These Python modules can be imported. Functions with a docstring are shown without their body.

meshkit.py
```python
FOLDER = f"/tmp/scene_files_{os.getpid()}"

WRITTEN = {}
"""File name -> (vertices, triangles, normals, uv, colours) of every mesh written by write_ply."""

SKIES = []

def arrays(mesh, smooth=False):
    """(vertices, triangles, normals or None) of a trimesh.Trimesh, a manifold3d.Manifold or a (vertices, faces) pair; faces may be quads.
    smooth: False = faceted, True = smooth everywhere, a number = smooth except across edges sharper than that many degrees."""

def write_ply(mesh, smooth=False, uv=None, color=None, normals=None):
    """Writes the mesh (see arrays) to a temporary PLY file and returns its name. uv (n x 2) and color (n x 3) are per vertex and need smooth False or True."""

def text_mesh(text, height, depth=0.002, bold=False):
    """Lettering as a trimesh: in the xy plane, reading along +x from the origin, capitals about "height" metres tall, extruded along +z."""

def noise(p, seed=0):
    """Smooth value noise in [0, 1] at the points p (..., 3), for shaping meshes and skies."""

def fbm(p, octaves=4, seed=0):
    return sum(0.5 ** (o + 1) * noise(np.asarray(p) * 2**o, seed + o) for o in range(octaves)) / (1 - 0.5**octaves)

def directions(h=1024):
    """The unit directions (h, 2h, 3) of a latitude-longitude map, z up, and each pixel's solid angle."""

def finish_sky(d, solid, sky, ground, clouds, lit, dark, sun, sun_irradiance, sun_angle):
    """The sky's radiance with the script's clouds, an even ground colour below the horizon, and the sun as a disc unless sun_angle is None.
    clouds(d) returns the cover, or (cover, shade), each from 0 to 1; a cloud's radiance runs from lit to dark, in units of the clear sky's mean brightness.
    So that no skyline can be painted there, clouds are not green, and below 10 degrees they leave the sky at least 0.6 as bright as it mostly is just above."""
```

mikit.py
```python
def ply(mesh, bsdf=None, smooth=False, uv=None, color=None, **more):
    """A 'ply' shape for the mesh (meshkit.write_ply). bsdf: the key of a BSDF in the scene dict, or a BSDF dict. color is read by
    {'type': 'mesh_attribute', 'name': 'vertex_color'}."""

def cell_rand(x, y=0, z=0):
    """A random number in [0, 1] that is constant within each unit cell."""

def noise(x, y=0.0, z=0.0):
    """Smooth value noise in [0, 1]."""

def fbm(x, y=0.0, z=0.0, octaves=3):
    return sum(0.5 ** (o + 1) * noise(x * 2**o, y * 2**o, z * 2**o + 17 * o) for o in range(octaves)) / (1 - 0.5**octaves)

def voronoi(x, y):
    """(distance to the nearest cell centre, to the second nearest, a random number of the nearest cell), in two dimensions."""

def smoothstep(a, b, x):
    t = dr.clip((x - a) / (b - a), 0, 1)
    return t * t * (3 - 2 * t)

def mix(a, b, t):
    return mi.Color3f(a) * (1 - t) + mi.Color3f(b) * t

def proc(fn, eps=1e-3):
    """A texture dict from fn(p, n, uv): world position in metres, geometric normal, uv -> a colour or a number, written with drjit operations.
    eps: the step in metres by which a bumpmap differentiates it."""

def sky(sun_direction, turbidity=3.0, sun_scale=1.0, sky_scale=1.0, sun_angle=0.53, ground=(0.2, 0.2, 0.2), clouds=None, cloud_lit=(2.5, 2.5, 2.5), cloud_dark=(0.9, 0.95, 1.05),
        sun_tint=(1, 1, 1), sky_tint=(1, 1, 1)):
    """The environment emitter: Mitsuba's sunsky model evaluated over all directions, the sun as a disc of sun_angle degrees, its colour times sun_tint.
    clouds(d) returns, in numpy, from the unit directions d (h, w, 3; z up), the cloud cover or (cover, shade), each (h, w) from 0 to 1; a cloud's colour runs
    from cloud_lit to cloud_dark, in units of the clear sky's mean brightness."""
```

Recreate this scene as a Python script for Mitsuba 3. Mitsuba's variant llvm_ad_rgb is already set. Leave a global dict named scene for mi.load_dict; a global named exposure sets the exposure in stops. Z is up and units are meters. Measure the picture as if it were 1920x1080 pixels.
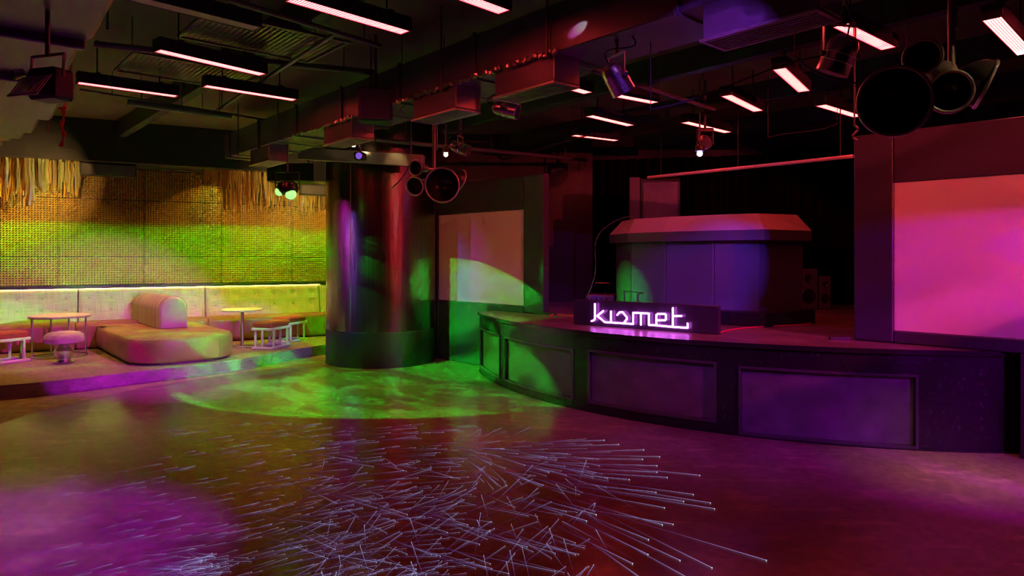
import math, random
import numpy as np, trimesh, mitsuba as mi, mikit, meshkit
import drjit as dr
from mikit import proc, noise, fbm, smoothstep, mix

T = mi.ScalarTransform4f
rng = random.Random(7)
scene, labels = {}, {}
exposure = 0.0
EYE, HORIZON, FOCAL = 1.6, 482.0, 1280.0

# ------------------------------------------------------------------ camera
scene['camera'] = {'type': 'perspective', 'fov': 73.74, 'fov_axis': 'x', 'principal_point_offset_y': 58 / 1080, 'near_clip': 0.05, 'far_clip': 100.0,
                   'to_world': T().look_at(origin=[0, 0, EYE], target=[0, 1, EYE], up=[0, 0, 1])}


# ------------------------------------------------------------------ light: no daylight, only the club's spots and a few unseen added ones (its LED panels, neon and lamps come with their own builders)
def spot(key, o, t, rgb, cutoff, beam, gobo=None):
    d = {'type': 'spot', 'to_world': T().look_at(origin=list(map(float, o)), target=list(map(float, t)), up=[0, 0, 1]),
         'intensity': {'type': 'rgb', 'value': list(map(float, rgb))}, 'cutoff_angle': float(cutoff), 'beam_width': float(beam)}
    if gobo is not None:
        d['texture'] = proc(gobo)
    scene[key] = d


def gobo_streaks(p, n, uv):
    x, y = uv.x - 0.5, uv.y - 0.5
    v = fbm(x * 7 + 3 + 2 * noise(x * 6, y * 6), y * 26 + 3 * noise(x * 5 + 9, y * 5), 1.0, octaves=2)
    w = noise(x * 12 + 40, y * 12)
    return mi.Color3f((0.12 + 2.3 * smoothstep(0.40, 0.72, v) * (0.35 + w)) * smoothstep(0.0, 0.02, 0.081 - y) * (1 - 0.96 * smoothstep(0.0, 0.05, -y) * (1 - 0.4 * smoothstep(0.56, 0.66, noise(x * 13 + 7, y * 13)))) * smoothstep(-0.20, -0.15, x))


def gobo_ripple(p, n, uv):
    x, y = uv.x - 0.5, uv.y - 0.5
    v = fbm(x * 8 + 3 * noise(x * 8, y * 8, 3.0), y * 26 + 2 * noise(x * 7, y * 7, 5.0), 4.0, octaves=2)
    return mi.Color3f((0.15 + 1.9 * smoothstep(0.38, 0.70, v)) * (1 - 0.9 * smoothstep(-0.01, 0.03, x) * smoothstep(-0.02, 0.02, y)) * (1 - 0.95 * smoothstep(0.08, 0.15, x)))


def gobo_soft(p, n, uv):
    v = fbm(uv.x * 5 + 1.5 * noise(uv.x * 5, uv.y * 5, 8.0), uv.y * 9, 2.0, octaves=2)
    return mi.Color3f(0.55 + 0.9 * smoothstep(0.35, 0.7, v))


def gobo_bands(p, n, uv):
    x, y = uv.x - 0.5, uv.y - 0.5
    v = fbm(x * 9 + 3 * noise(x * 7, y * 7, 3.0), y * 14 + 4 * x + 2 * noise(x * 9, y * 7, 5.0), 4.0, octaves=2)
    return mi.Color3f(0.75 + 0.6 * smoothstep(0.35, 0.7, v))


def gobo_upper(p, n, uv):
    x, y = uv.x - 0.5, uv.y - 0.5
    v = fbm(x * 9 + 3 * noise(x * 7, y * 7, 3.0), y * 14 + 4 * x + 2 * noise(x * 9, y * 7, 5.0), 4.0, octaves=2)
    return mi.Color3f((0.5 + 1.0 * smoothstep(0.35, 0.7, v)) * smoothstep(-0.008, 0.008, y + 0.07 + 0.012 * noise(x * 9, 2.0)))


def gobo_lower(p, n, uv):
    x, y = uv.x - 0.5, uv.y - 0.5
    v = fbm(x * 5 + 3 * noise(x * 4, y * 4, 3.0), y * 9 + 2 * x, 4.0, octaves=2)
    return mi.Color3f((0.6 + 0.8 * smoothstep(0.35, 0.7, v)) * smoothstep(-0.03, 0.05, 0.36 - y))


GREEN_AT = (-2.86, 8.70, 2.40)
spot('spot_green_wall', (-3.06, 8.80, 2.36), (-5.0, 12.0, 1.16), (0, 430, 0.0), 60, 56, gobo_streaks)
spot('spot_green_floor', (-2.70, 8.55, 2.30), (-2.444, 8.855, 1.315), (1, 150, 4), 53, 51.5, gobo_ripple)
for i, s in enumerate((-4.4, -2.9, -0.3, 1.2, 2.3)):
    spot(f'spot_warm_{i}', (-5.11 + .875 * s + .36 * .485, 12.36 + .485 * s - .36 * .875, 3.04), (-5.11 + .875 * s + .2 * .485, 12.36 + .485 * s - .2 * .875, 1.0), (7, 3.2, 0.3), 62, 15)
for i, (x, y) in enumerate(((-6.6, 9.2), (-5.0, 10.2), (-3.8, 11.2))):
    spot(f'spot_amber_{i}', (x, y, 3.25), (x + 0.05, y + 0.05, 0), (19.0, 7.6, 1.1), 46, 20)
spot('spot_violet_lounge', (-0.2, 4.2, 2.2), (-5.5, 9.9, 0.35), (260, 1.5, 330), 12.5, 9)
spot('spot_violet_floor', (-0.9, 2.6, 3.2), (-2.85, 3.4, 0), (150, 0.5, 300.0), 22, 1, gobo_soft)
spot('spot_green_booth', (-2.65, 8.48, 2.30), (1.75, 9.0, 1.0), (0.5, 130, 10), 6.5, 0.5)
spot('spot_blue_booth', (3.3, 3.7, 3.2), (2.2, 8.1, 1.3), (9.0, 3.5, 95.0), 8.0, 5)
spot('spot_violet_stools', (0.2, 5.0, 2.6), (-3.8, 10.9, 0.4), (40, 12, 90), 6, 4)  # unseen spot, added to bring violet onto the stools
spot('spot_tinsel_0', (-6.2, 9.6, 2.5), (-7.7, 10.6, 2.9), (16, 8.5, 2.5), 38, 20)  # both tinsel spots are unseen, added for gold highlights on the strips
spot('spot_tinsel_1', (-3.4, 11.2, 2.5), (-4.2, 12.6, 2.9), (10, 5.5, 1.6), 42, 20)
spot('spot_violet_stage', (0.9, 3.0, 3.2), (1.5, 6.8, 0.45), (4.5, 0.6, 13.0), 30, 14, gobo_soft)
spot('spot_magenta_floor', (2.2, 3.2, 3.25), (1.6, 4.6, 0), (8, 0.0, 2.6), 60, 15)
spot('spot_warm_stage', (3.3, 4.1, 3.3), (3.25, 5.1, 0), (18.0, 8.5, 3.0), 15, 4)
spot('spot_red_screen', (4.9, 2.4, 3.05), (3.75, 5.15, 1.62), (58, 3.2, 4.2), 33, 31, gobo_upper)
spot('spot_magenta_screen', (4.7, 2.2, 2.2), (3.75, 5.15, 0.80), (25, 0.0, 40), 27, 24, gobo_lower)
spot('spot_warm_horn', (3.3, 2.9, 3.3), (2.57, 3.72, 2.54), (5, 2.8, 1.2), 14, 6)
spot('spot_warm_column', (-1.6, 9.2, 3.2), (-1.5, 10.2, 1.5), (2.5, 1.4, 0.5), 30, 10)
spot('spot_rose_screen', (0.5, 4.5, 3.2), (-0.45, 9.9, 1.9), (10, 1.8, 8), 15, 8)
spot('spot_magenta_column', (-7.3, 7.9, 2.5), (-2.3, 10.2, 1.5), (28, 0.6, 26), 10, 5)  # this and the next are unseen, added for coloured streaks on the column
spot('spot_violet_column', (-7.1, 6.0, 2.3), (-2.3, 10.2, 1.2), (11, 7, 50), 10, 5)

# ------------------------------------------------------------------ placing: points of the room seen in a given direction of the survey photograph
def at_height(x, y, z=0.0):
    Y = FOCAL * (EYE - z) / (y - HORIZON)
    return np.array([(x - 960) / FOCAL * Y, Y, z])


def at_depth(x, y, Y):
    return np.array([(x - 960) / FOCAL * Y, Y, EYE - (y - HORIZON) * Y / FOCAL])


class Frame:
    """A local frame: u and n are horizontal, z is up."""

    def __init__(self, o, u, n=None):
        self.o = np.array([o[0], o[1], o[2] if len(o) > 2 else 0.0], float)
        self.u = np.array([u[0], u[1], 0.0]); self.u /= np.linalg.norm(self.u)
        self.n = np.array([-self.u[1], self.u[0], 0.0]) if n is None else np.array([n[0], n[1], 0.0])
        self.n /= np.linalg.norm(self.n)

    def __call__(self, s, n=0.0, z=0.0):
        return self.o + s * self.u + n * self.n + np.array([0, 0, z])

    def s_at(self, px, n=0.0):
        k = (px - 960) / FOCAL
        o = self.o + n * self.n
        return (k * o[1] - o[0]) / (self.u[0] - k * self.u[1])

    def mesh(self, m):
        M = np.eye(4)
        M[:3, 0], M[:3, 1], M[:3, 3] = self.u, self.n, self.o
        m = m.copy(); m.apply_transform(M)
        return m


def moved_z(m, z):
    m = m.copy(); m.apply_translation((0, 0, z))
    return m


def vec(*a):
    return np.array(a, float)


def unit(v):
    v = np.asarray(v, float)
    return v / np.linalg.norm(v)


def join(*ms):
    flat = []
    for m in ms:
        flat += m if isinstance(m, list) else [m]
    return trimesh.util.concatenate(flat)


def cbox(x0, x1, y0, y1, z0, z1, ch=0.006):
    """A box with chamfered edges."""
    c, h = vec(x0 + x1, y0 + y1, z0 + z1) / 2, np.abs(vec(x1 - x0, y1 - y0, z1 - z0)) / 2
    ch = min(ch, h.min() * 0.6)
    if ch <= 0.0009:
        m = trimesh.creation.box(2 * h); m.apply_translation(c)
        return m
    pts = []
    for sx in (-1, 1):
        for sy in (-1, 1):
            for sz in (-1, 1):
                for k in range(3):
                    d = np.full(3, ch); d[k] = 0
                    pts.append(c + vec(sx, sy, sz) * (h - d))
    return trimesh.convex.convex_hull(np.array(pts))


def orient(m, o, z, x=None):
    """Puts a mesh modelled along +z at o, with its z along the given direction."""
    z = unit(z)
    x = vec(0, 0, 1) if x is None else np.asarray(x, float)
    if abs(np.dot(unit(x), z)) > 0.98:
        x = vec(1, 0, 0)
    x = unit(x - np.dot(x, z) * z)
    M = np.eye(4)
    M[:3, 0], M[:3, 1], M[:3, 2], M[:3, 3] = x, np.cross(z, x), z, o
    m = m.copy(); m.apply_transform(M)
    return m


def tube(points, r, sides=8):
    p = np.asarray(points, float)
    t = np.gradient(p, axis=0) if len(p) > 2 else np.repeat([p[1] - p[0]], 2, 0)
    t = t / (np.linalg.norm(t, axis=1, keepdims=True) + 1e-12)
    ref = vec(0, 0, 1) if np.abs(t[:, 2]).mean() < 0.8 else vec(1, 0.2, 0)
    a = np.cross(t, ref); a /= np.linalg.norm(a, axis=1, keepdims=True) + 1e-12
    b = np.cross(t, a)
    ang = np.arange(sides) * 2 * np.pi / sides
    rr = np.broadcast_to(r, (len(p),))[:, None, None]
    rings = p[:, None] + rr * (np.cos(ang)[None, :, None] * a[:, None] + np.sin(ang)[None, :, None] * b[:, None])
    return loft(rings)


def loft(rings):
    rings = np.asarray(rings, float)
    m, n = rings.shape[:2]
    v = np.vstack([rings.reshape(-1, 3), rings[0].mean(0), rings[-1].mean(0)])
    i, j = np.meshgrid(np.arange(m - 1), np.arange(n), indexing='ij')
    i, j = i.ravel(), j.ravel()
    k = (j + 1) % n
    q = np.stack([i * n + j, i * n + k, (i + 1) * n + k, (i + 1) * n + j], 1)
    f = np.vstack([q[:, [0, 1, 2]], q[:, [0, 2, 3]]])
    jj = np.arange(n); kk = (jj + 1) % n
    f = np.vstack([f, np.stack([kk, jj, np.full(n, m * n)], 1), np.stack([(m - 1) * n + jj, (m - 1) * n + kk, np.full(n, m * n + 1)], 1)])
    t = trimesh.Trimesh(v, f, process=False)
    if t.volume < 0:
        t.invert()
    return t


def lathe(profile, sections=40):
    m = trimesh.creation.revolve(np.array(profile, float), sections=sections)
    if m.volume < 0:
        m.invert()
    return m


def bar(a, b, w, h=None, ch=0.004):
    """A rectangular bar from a to b."""
    a, b = np.asarray(a, float), np.asarray(b, float)
    L = np.linalg.norm(b - a)
    h = w if h is None else h
    return orient(cbox(-h / 2, h / 2, -w / 2, w / 2, 0, L, ch), a, b - a)


def spline(pts, n=24):
    from scipy.interpolate import CubicSpline
    pts = np.asarray(pts, float)
    t = np.concatenate([[0], np.cumsum(np.linalg.norm(np.diff(pts, axis=0), axis=1))])
    return CubicSpline(t, pts)(np.linspace(0, t[-1], n))


def numbered(k):
    if k not in used:
        used.add(k)
        return k
    i = 1
    while f'{k}_{i:03d}' in used:
        i += 1
    used.add(f'{k}_{i:03d}')
    return f'{k}_{i:03d}'


used = set()


def thing(name, label, cat, group=None, kind=None):
    key = numbered(name)
    labels[key] = {'label': label, 'category': cat}
    if group: labels[key]['group'] = group
    if kind: labels[key]['kind'] = kind
    return key


def part(parent, name, mesh, mat, smooth=False, label=None, kind=None, **kw):
    key = numbered(f'{parent}__{name}' if name else parent) if name else parent
    scene[key] = mikit.ply(mesh, mat, smooth=smooth, **kw)
    if label or kind:
        labels[key] = {}
        if label: labels[key]['label'] = label
        if kind: labels[key]['kind'] = kind
    return key


def single(name, label, cat, mesh, mat, smooth=False, group=None, kind=None, **kw):
    key = thing(name, label, cat, group, kind)
    scene[key] = mikit.ply(mesh, mat, smooth=smooth, **kw)
    return key


def struct(name, mesh, mat, smooth=False, label=None):
    used.add(name)
    if mesh is not None:
        scene[name] = mikit.ply(mesh, mat, smooth=smooth)
    labels[name] = {'kind': 'structure', 'label': label, 'category': label.split('|')[-1]} if label else {'kind': 'structure'}
    if label:
        lab, cat = label.split('|')
        labels[name] = {'kind': 'structure', 'label': lab, 'category': cat}
    return name


# ------------------------------------------------------------------ materials
def rgb(*c):
    return {'type': 'rgb', 'value': [float(x) for x in c]}


def principled(key, color, rough=0.5, **kw):
    d = {'type': 'principled', 'base_color': color if isinstance(color, dict) else rgb(*color), 'roughness': rough}
    d.update(kw)
    scene[key] = {'type': 'twosided', 'bsdf': d}


DANCE = (-0.9, 6.55, 4.05)   # centre and radius of the polished dance floor


def floor_color(p, n, uv):
    r = dr.sqrt(dr.square(p.x - DANCE[0]) + dr.square(p.y - DANCE[1]))
    soft = 0.5 * smoothstep(-3.0, 1.0, p.x)
    inside = 1 - smoothstep(DANCE[2] - .02 - soft, DANCE[2] + .02 + soft, r + 0.05 * noise(p.x * 3, p.y * 3))
    m = fbm(p.x * 1.3, p.y * 1.3, 0.0, octaves=4)
    f = fbm(p.x * 22, p.y * 22, 3.0, octaves=2)
    scuff = smoothstep(0.62, 0.8, fbm(p.x * 4 + 8, p.y * 9, 6.0, octaves=3))
    dark = mix((0.085, 0.06, 0.05), (0.17, 0.125, 0.10), m) * (0.8 + 0.4 * f)
    light = mix((0.15, 0.11, 0.085), (0.25, 0.19, 0.15), m) * (0.75 + 0.5 * f)
    return mix(light, dark, inside) * (1 + 0.35 * scuff)


def floor_rough(p, n, uv):
    r = dr.sqrt(dr.square(p.x - DANCE[0]) + dr.square(p.y - DANCE[1]))
    soft = 0.5 * smoothstep(-3.0, 1.0, p.x)
    inside = 1 - smoothstep(DANCE[2] - .02 - soft, DANCE[2] + .02 + soft, r + 0.05 * noise(p.x * 3, p.y * 3))
    m = fbm(p.x * 2.1 + 5, p.y * 5, 1.0, octaves=3)
    return mi.Float(0.50 - inside * 0.29 + 0.14 * (m - 0.5))


scene['mat_floor'] = {'type': 'principled', 'base_color': proc(floor_color), 'roughness': proc(floor_rough), 'specular': 0.65}


def plank_color(p, n, uv):
    m = fbm(p.x * 2.5, p.y * 2.5, 0.0, octaves=3)
    f = fbm(p.x * 40, p.y * 40, p.z * 40, octaves=2)
    return mix((0.12, 0.085, 0.06), (0.24, 0.17, 0.12), m) * (0.6 + 0.8 * f)


principled('mat_platform', proc(plank_color), 0.45)


def riser_color(p, n, uv):
    m = fbm(p.x * 6, p.y * 6, p.z * 9, octaves=3)
    crack = smoothstep(0.55, 0.75, fbm(p.x * 25, p.y * 25, p.z * 40, octaves=2))
    return mix((0.13, 0.12, 0.14), (0.28, 0.26, 0.28), m) * (1 - 0.22 * crack)


principled('mat_riser', proc(riser_color), 0.4)


def worn_black(p, n, uv):
    f = fbm(p.x * 55, p.y * 55, p.z * 25, octaves=3)
    s = smoothstep(0.66, 0.8, f)
    return mix((0.010, 0.009, 0.011), (0.04, 0.037, 0.037), s)


principled('mat_stage_black', proc(worn_black), 0.3, specular=0.6)


def mesh_cloth(p, n, uv):
    a = dr.sin(p.z * 620) * 0.5 + 0.5
    f = fbm(p.x * 8, p.y * 8, p.z * 8, octaves=3)
    return mix((0.06, 0.055, 0.062), (0.20, 0.19, 0.20), a * f * 1.3)


principled('mat_mesh_cloth', proc(mesh_cloth), 0.5)


def deck_color(p, n, uv):
    m = fbm(p.x * 3, p.y * 3, 0.0, octaves=4)
    return mix((0.07, 0.045, 0.04), (0.16, 0.11, 0.095), m)


principled('mat_deck', proc(deck_color), 0.32, specular=0.6)
principled('mat_moulding', (0.05, 0.046, 0.055), 0.22, specular=0.8)
principled('mat_dark_wall', (0.036, 0.027, 0.05), 0.45)
principled('mat_room_wall', (0.03, 0.028, 0.03), 0.6)
principled('mat_ceiling', proc(lambda p, n, uv: mix((0.10, 0.085, 0.05), (0.19, 0.16, 0.10), fbm(p.x * 1.5, p.y * 1.5, 2.0, octaves=4))), 0.8)
principled('mat_black', (0.018, 0.017, 0.02), 0.45)
principled('mat_black_gloss', (0.012, 0.011, 0.012), 0.2, specular=0.7, clearcoat=0.6, clearcoat_gloss=0.95)
principled('mat_duct', proc(lambda p, n, uv: mix((0.06, 0.05, 0.065), (0.12, 0.10, 0.12), fbm(p.x * 3, p.y * 3, p.z * 3, octaves=3))), 0.38, metallic=0.2)
principled('mat_pipe', (0.12, 0.11, 0.11), 0.4, metallic=0.3)
principled('mat_foil', (0.30, 0.28, 0.28), 0.22, metallic=0.9)
principled('mat_chrome', (0.75, 0.74, 0.76), 0.24, metallic=1.0)
principled('mat_steel', (0.40, 0.38, 0.37), 0.3, metallic=0.8)


def column_color(p, n, uv):
    f = fbm(dr.atan2(p.y - 10.6, p.x + 2.03) * 60, 0.0, p.z * 0.6, octaves=3)
    return mix((0.10, 0.065, 0.055), (0.22, 0.15, 0.13), f)


principled('mat_column', proc(column_color), 0.26, metallic=1.0)
principled('mat_column_base', (0.014, 0.012, 0.018), 0.4, specular=0.3)
principled('mat_gold', proc(lambda p, n, uv: mix((0.55, 0.36, 0.09), (0.72, 0.49, 0.14), fbm(p.x * 4, p.y * 4, p.z * 4, octaves=2))), 0.42, metallic=0.35, specular=0.6)
principled('mat_tinsel', (0.95, 0.62, 0.22), 0.35, metallic=0.45)


def leather_color(p, n, uv):
    m = fbm(p.x * 4, p.y * 4, p.z * 4, octaves=4)
    return mix((0.13, 0.052, 0.026), (0.28, 0.135, 0.068), m)


principled('mat_leather', proc(leather_color), 0.36, specular=0.55)


def linen_color(p, n, uv):
    a = noise((p.x + p.y) * 90, 0.0, p.z * 4) * 0.5 + noise((p.x + p.y) * 6, p.z * 110) * 0.5
    return mix((0.42, 0.36, 0.31), (0.66, 0.58, 0.50), a)


principled('mat_linen', proc(linen_color), 0.7, sheen=0.3)
principled('mat_bolster', proc(lambda p, n, uv: mix((0.30, 0.22, 0.19), (0.46, 0.36, 0.31), noise((p.x * .76 + p.y * .65) * 8, (p.x * -.65 + p.y * .76) * 40))), 0.6, sheen=0.3)
principled('mat_button', (0.40, 0.34, 0.29), 0.6)
principled('mat_red_cushion', (0.30, 0.035, 0.03), 0.42)
principled('mat_white_paint', (0.72, 0.70, 0.74), 0.35)
principled('mat_table_top', (0.62, 0.54, 0.44), 0.25)
principled('mat_screen', (0.80, 0.80, 0.80), 0.85, specular=0.1)
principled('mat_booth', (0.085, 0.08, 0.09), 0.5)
principled('mat_booth_top', (0.30, 0.27, 0.27), 0.55)
principled('mat_curtain', (0.006, 0.005, 0.006), 0.9, specular=0.0)
principled('mat_cream', (0.55, 0.48, 0.38), 0.5)
principled('mat_red_ribbon', (0.75, 0.03, 0.08), 0.4)
principled('mat_sign', (0.035, 0.03, 0.04), 0.22)
principled('mat_rear_panel', (0.06, 0.05, 0.045), 0.22)


def emit(v, weight=1.0):
    return {'type': 'area', 'radiance': v if v.get('type') != 'rgbv' else v, 'sampling_weight': float(weight)}


# ------------------------------------------------------------------ the room
def grid_plane(x0, x1, y0, y1, z):
    return trimesh.Trimesh([[x0, y0, z], [x1, y0, z], [x1, y1, z], [x0, y1, z]], [[0, 1, 2], [0, 2, 3]], process=False)


CEIL = 3.75
struct('floor', cbox(-16, 12, -4, 20, -0.1, 0, 0), 'mat_floor', label='polished brown concrete floor with a round darker dance area|floor')
struct('ceiling', cbox(-16, 12, -4, 20, CEIL, CEIL + .15, 0), 'mat_ceiling', label='dark open ceiling slab with joists|ceiling')

# lounge wall: frame with s along the wall (to the right, away), n into the room
WALL = Frame((-5.11, 12.36), (0.875, 0.485), (0.485, -0.875))
P = 0.155                                    # height of the seating platform
struct('wall_left', WALL.mesh(cbox(-9, 5, -0.2, -0.04, 0, CEIL, 0)), 'mat_room_wall', label='long lounge wall clad in embossed gold panels|wall')


def gold_panel(s0, s1, z0, z1):
    """An embossed sheet: rows of small ridged louvres, each with a slanted opening onto the black backing behind."""
    ns, nz = max(1, round((s1 - s0) / 0.0407)), max(1, round((z1 - z0) / 0.0370))
    px, pz = np.array([0, .30, .62, .92]), np.array([0, .18, .58, .80])
    hx, hz = np.array([.55, 1.0, 1.0, .55]), np.array([.15, .9, 1.0, .5])
    xs = np.concatenate([(np.arange(ns)[:, None] + px).ravel(), [ns]]) / ns * (s1 - s0) + s0
    zs = np.concatenate([(np.arange(nz)[:, None] + pz).ravel(), [nz]]) / nz * (z1 - z0) + z0
    H = 0.012 * np.outer(np.append(np.tile(hx, ns), .55), np.append(np.tile(hz, nz), .15))
    X, Z = np.meshgrid(xs, zs, indexing='ij')
    skew = .3 * (s1 - s0) / ns * np.append(np.tile(pz, nz), 1.0)
    inner = ((np.arange(len(xs)) > 0) & (np.arange(len(xs)) < len(xs) - 1))[:, None]
    v = np.stack([np.clip(X + skew[None, :] * inner, s0, s1), H, Z], -1).reshape(-1, 3)
    a, b = len(xs), len(zs)
    i, j = np.meshgrid(np.arange(a - 1), np.arange(b - 1), indexing='ij')
    q = np.stack([i * b + j, (i + 1) * b + j, (i + 1) * b + j + 1, i * b + j + 1], -1)
    q = q[~((i % 4 == 1) & (j % 4 == 0)) & ~((i % 4 == 1) & (j % 4 == 1)) & ~((i % 4 == 0) & (j % 4 == 0))].reshape(-1, 4)
    f = np.vstack([q[:, [0, 1, 2]], q[:, [0, 2, 3]]])
    return WALL.mesh(trimesh.Trimesh(v, f, process=False))


for k, s0 in enumerate((-7.506, -6.28, -5.05, -3.826, -2.60, -1.368, -0.138, 1.092, 2.32)):
    dz = (0, 0, 0, 0, 0.0, 0.0, 0.0, -0.015, 0.03)[k]
    for z0, z1 in ((1.137, 1.60), (1.60, 2.56), (2.56, 3.09)):
        part('wall_left', 'gold_panel', gold_panel(s0 + .004, s0 + 1.222, max(1.137, z0 + dz + .004) if z0 > 1.2 else z0, min(z1 + dz, 3.09) - .004), 'mat_gold')
part('wall_left', 'strip_light', WALL.mesh(cbox(-7, q384_ := WALL.s_at(600, .1), .03, .085, 1.080, 1.0845, .001)), 'mat_white_paint', label='warm strip light under the black rail', emitter=emit({'type': 'rgb', 'value': [6.0, 3.4, 0.9]}, 1))
part('wall_left', 'backing_board', WALL.mesh(cbox(-7.6, 3.6, -.035, -.012, 1.12, 3.09, 0)), 'mat_black')
part('wall_left', 'rail', WALL.mesh(cbox(-9, 4, 0, .10, 1.085, 1.135, .008)), 'mat_black')
bulk = struct('bulkhead', WALL.mesh(cbox(-9, 5, 0.0, 0.85, 3.09, CEIL, .01)), 'mat_black', label='dark bulkhead box along the top of the gold wall|bulkhead')
struct('wall_rear', Frame((0.15, 11.9), (1, -0.02)).mesh(cbox(-2.5, 1.25, 0, .15, 0, CEIL, 0)), 'mat_rear_panel', label='glossy dark panelled wall behind the stage|wall')
struct('wall_right', Frame((1.45, 12.25), (0.97, -0.24)).mesh(cbox(-.05, 9, 0, .15, 0, CEIL, 0)), 'mat_room_wall', label='black back wall behind the stage curtain|wall')

# ------------------------------------------------------------------ seating platform
edge = np.array([at_height(x, y)[:2] for x, y in ((0, 748.5), (156, 732.5), (280, 716.4), (408, 700.2), (528, 678.5), (615, 663))])
edge = np.vstack([edge[0] + (edge[0] - edge[1]) * 5, edge, edge[-1] + (edge[-1] - edge[-2]) * 1.2])
edge_fine = np.vstack([edge[:1], spline(edge[1:-1], 40), edge[-1:]])
back = [WALL(4.0, 0)[:2], WALL(-9, 0)[:2]]
from shapely.geometry import Polygon
poly = Polygon(np.vstack([edge_fine, back]))
top = trimesh.creation.extrude_polygon(poly.buffer(-0.002), P - 0.002, engine='earcut')
top.apply_translation((0, 0, 0.002))
plat = thing('seating_platform', 'low raised seating platform with a dark worn riser along the gold wall', 'platform')
part(plat, 'deck', top, 'mat_platform')
inner = np.array(edge_fine)
nrm = np.gradient(inner, axis=0); nrm = np.stack([nrm[:, 1], -nrm[:, 0]], 1); nrm /= np.linalg.norm(nrm, axis=1, keepdims=True)
if np.dot(nrm[20], inner[20] - np.array(WALL(0)[:2])) < 0: nrm = -nrm
ring = [np.stack([np.r_[q, z] for q in inner + nrm * o]) for o, z in ((0.0, 0.0), (0.022, 0.0), (0.022, P - .004), (0.018, P + .003), (0.0, P + .003))]
part(plat, 'riser', loft(np.stack(ring, 1)), 'mat_riser')
part(plat, 'kick_strip', loft(np.stack([np.stack([np.r_[q, z] for q in inner + nrm * o]) for o, z in ((.023, 0.001), (.05, 0.001), (.05, .008), (.023, .014))], 1)), 'mat_riser')

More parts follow.
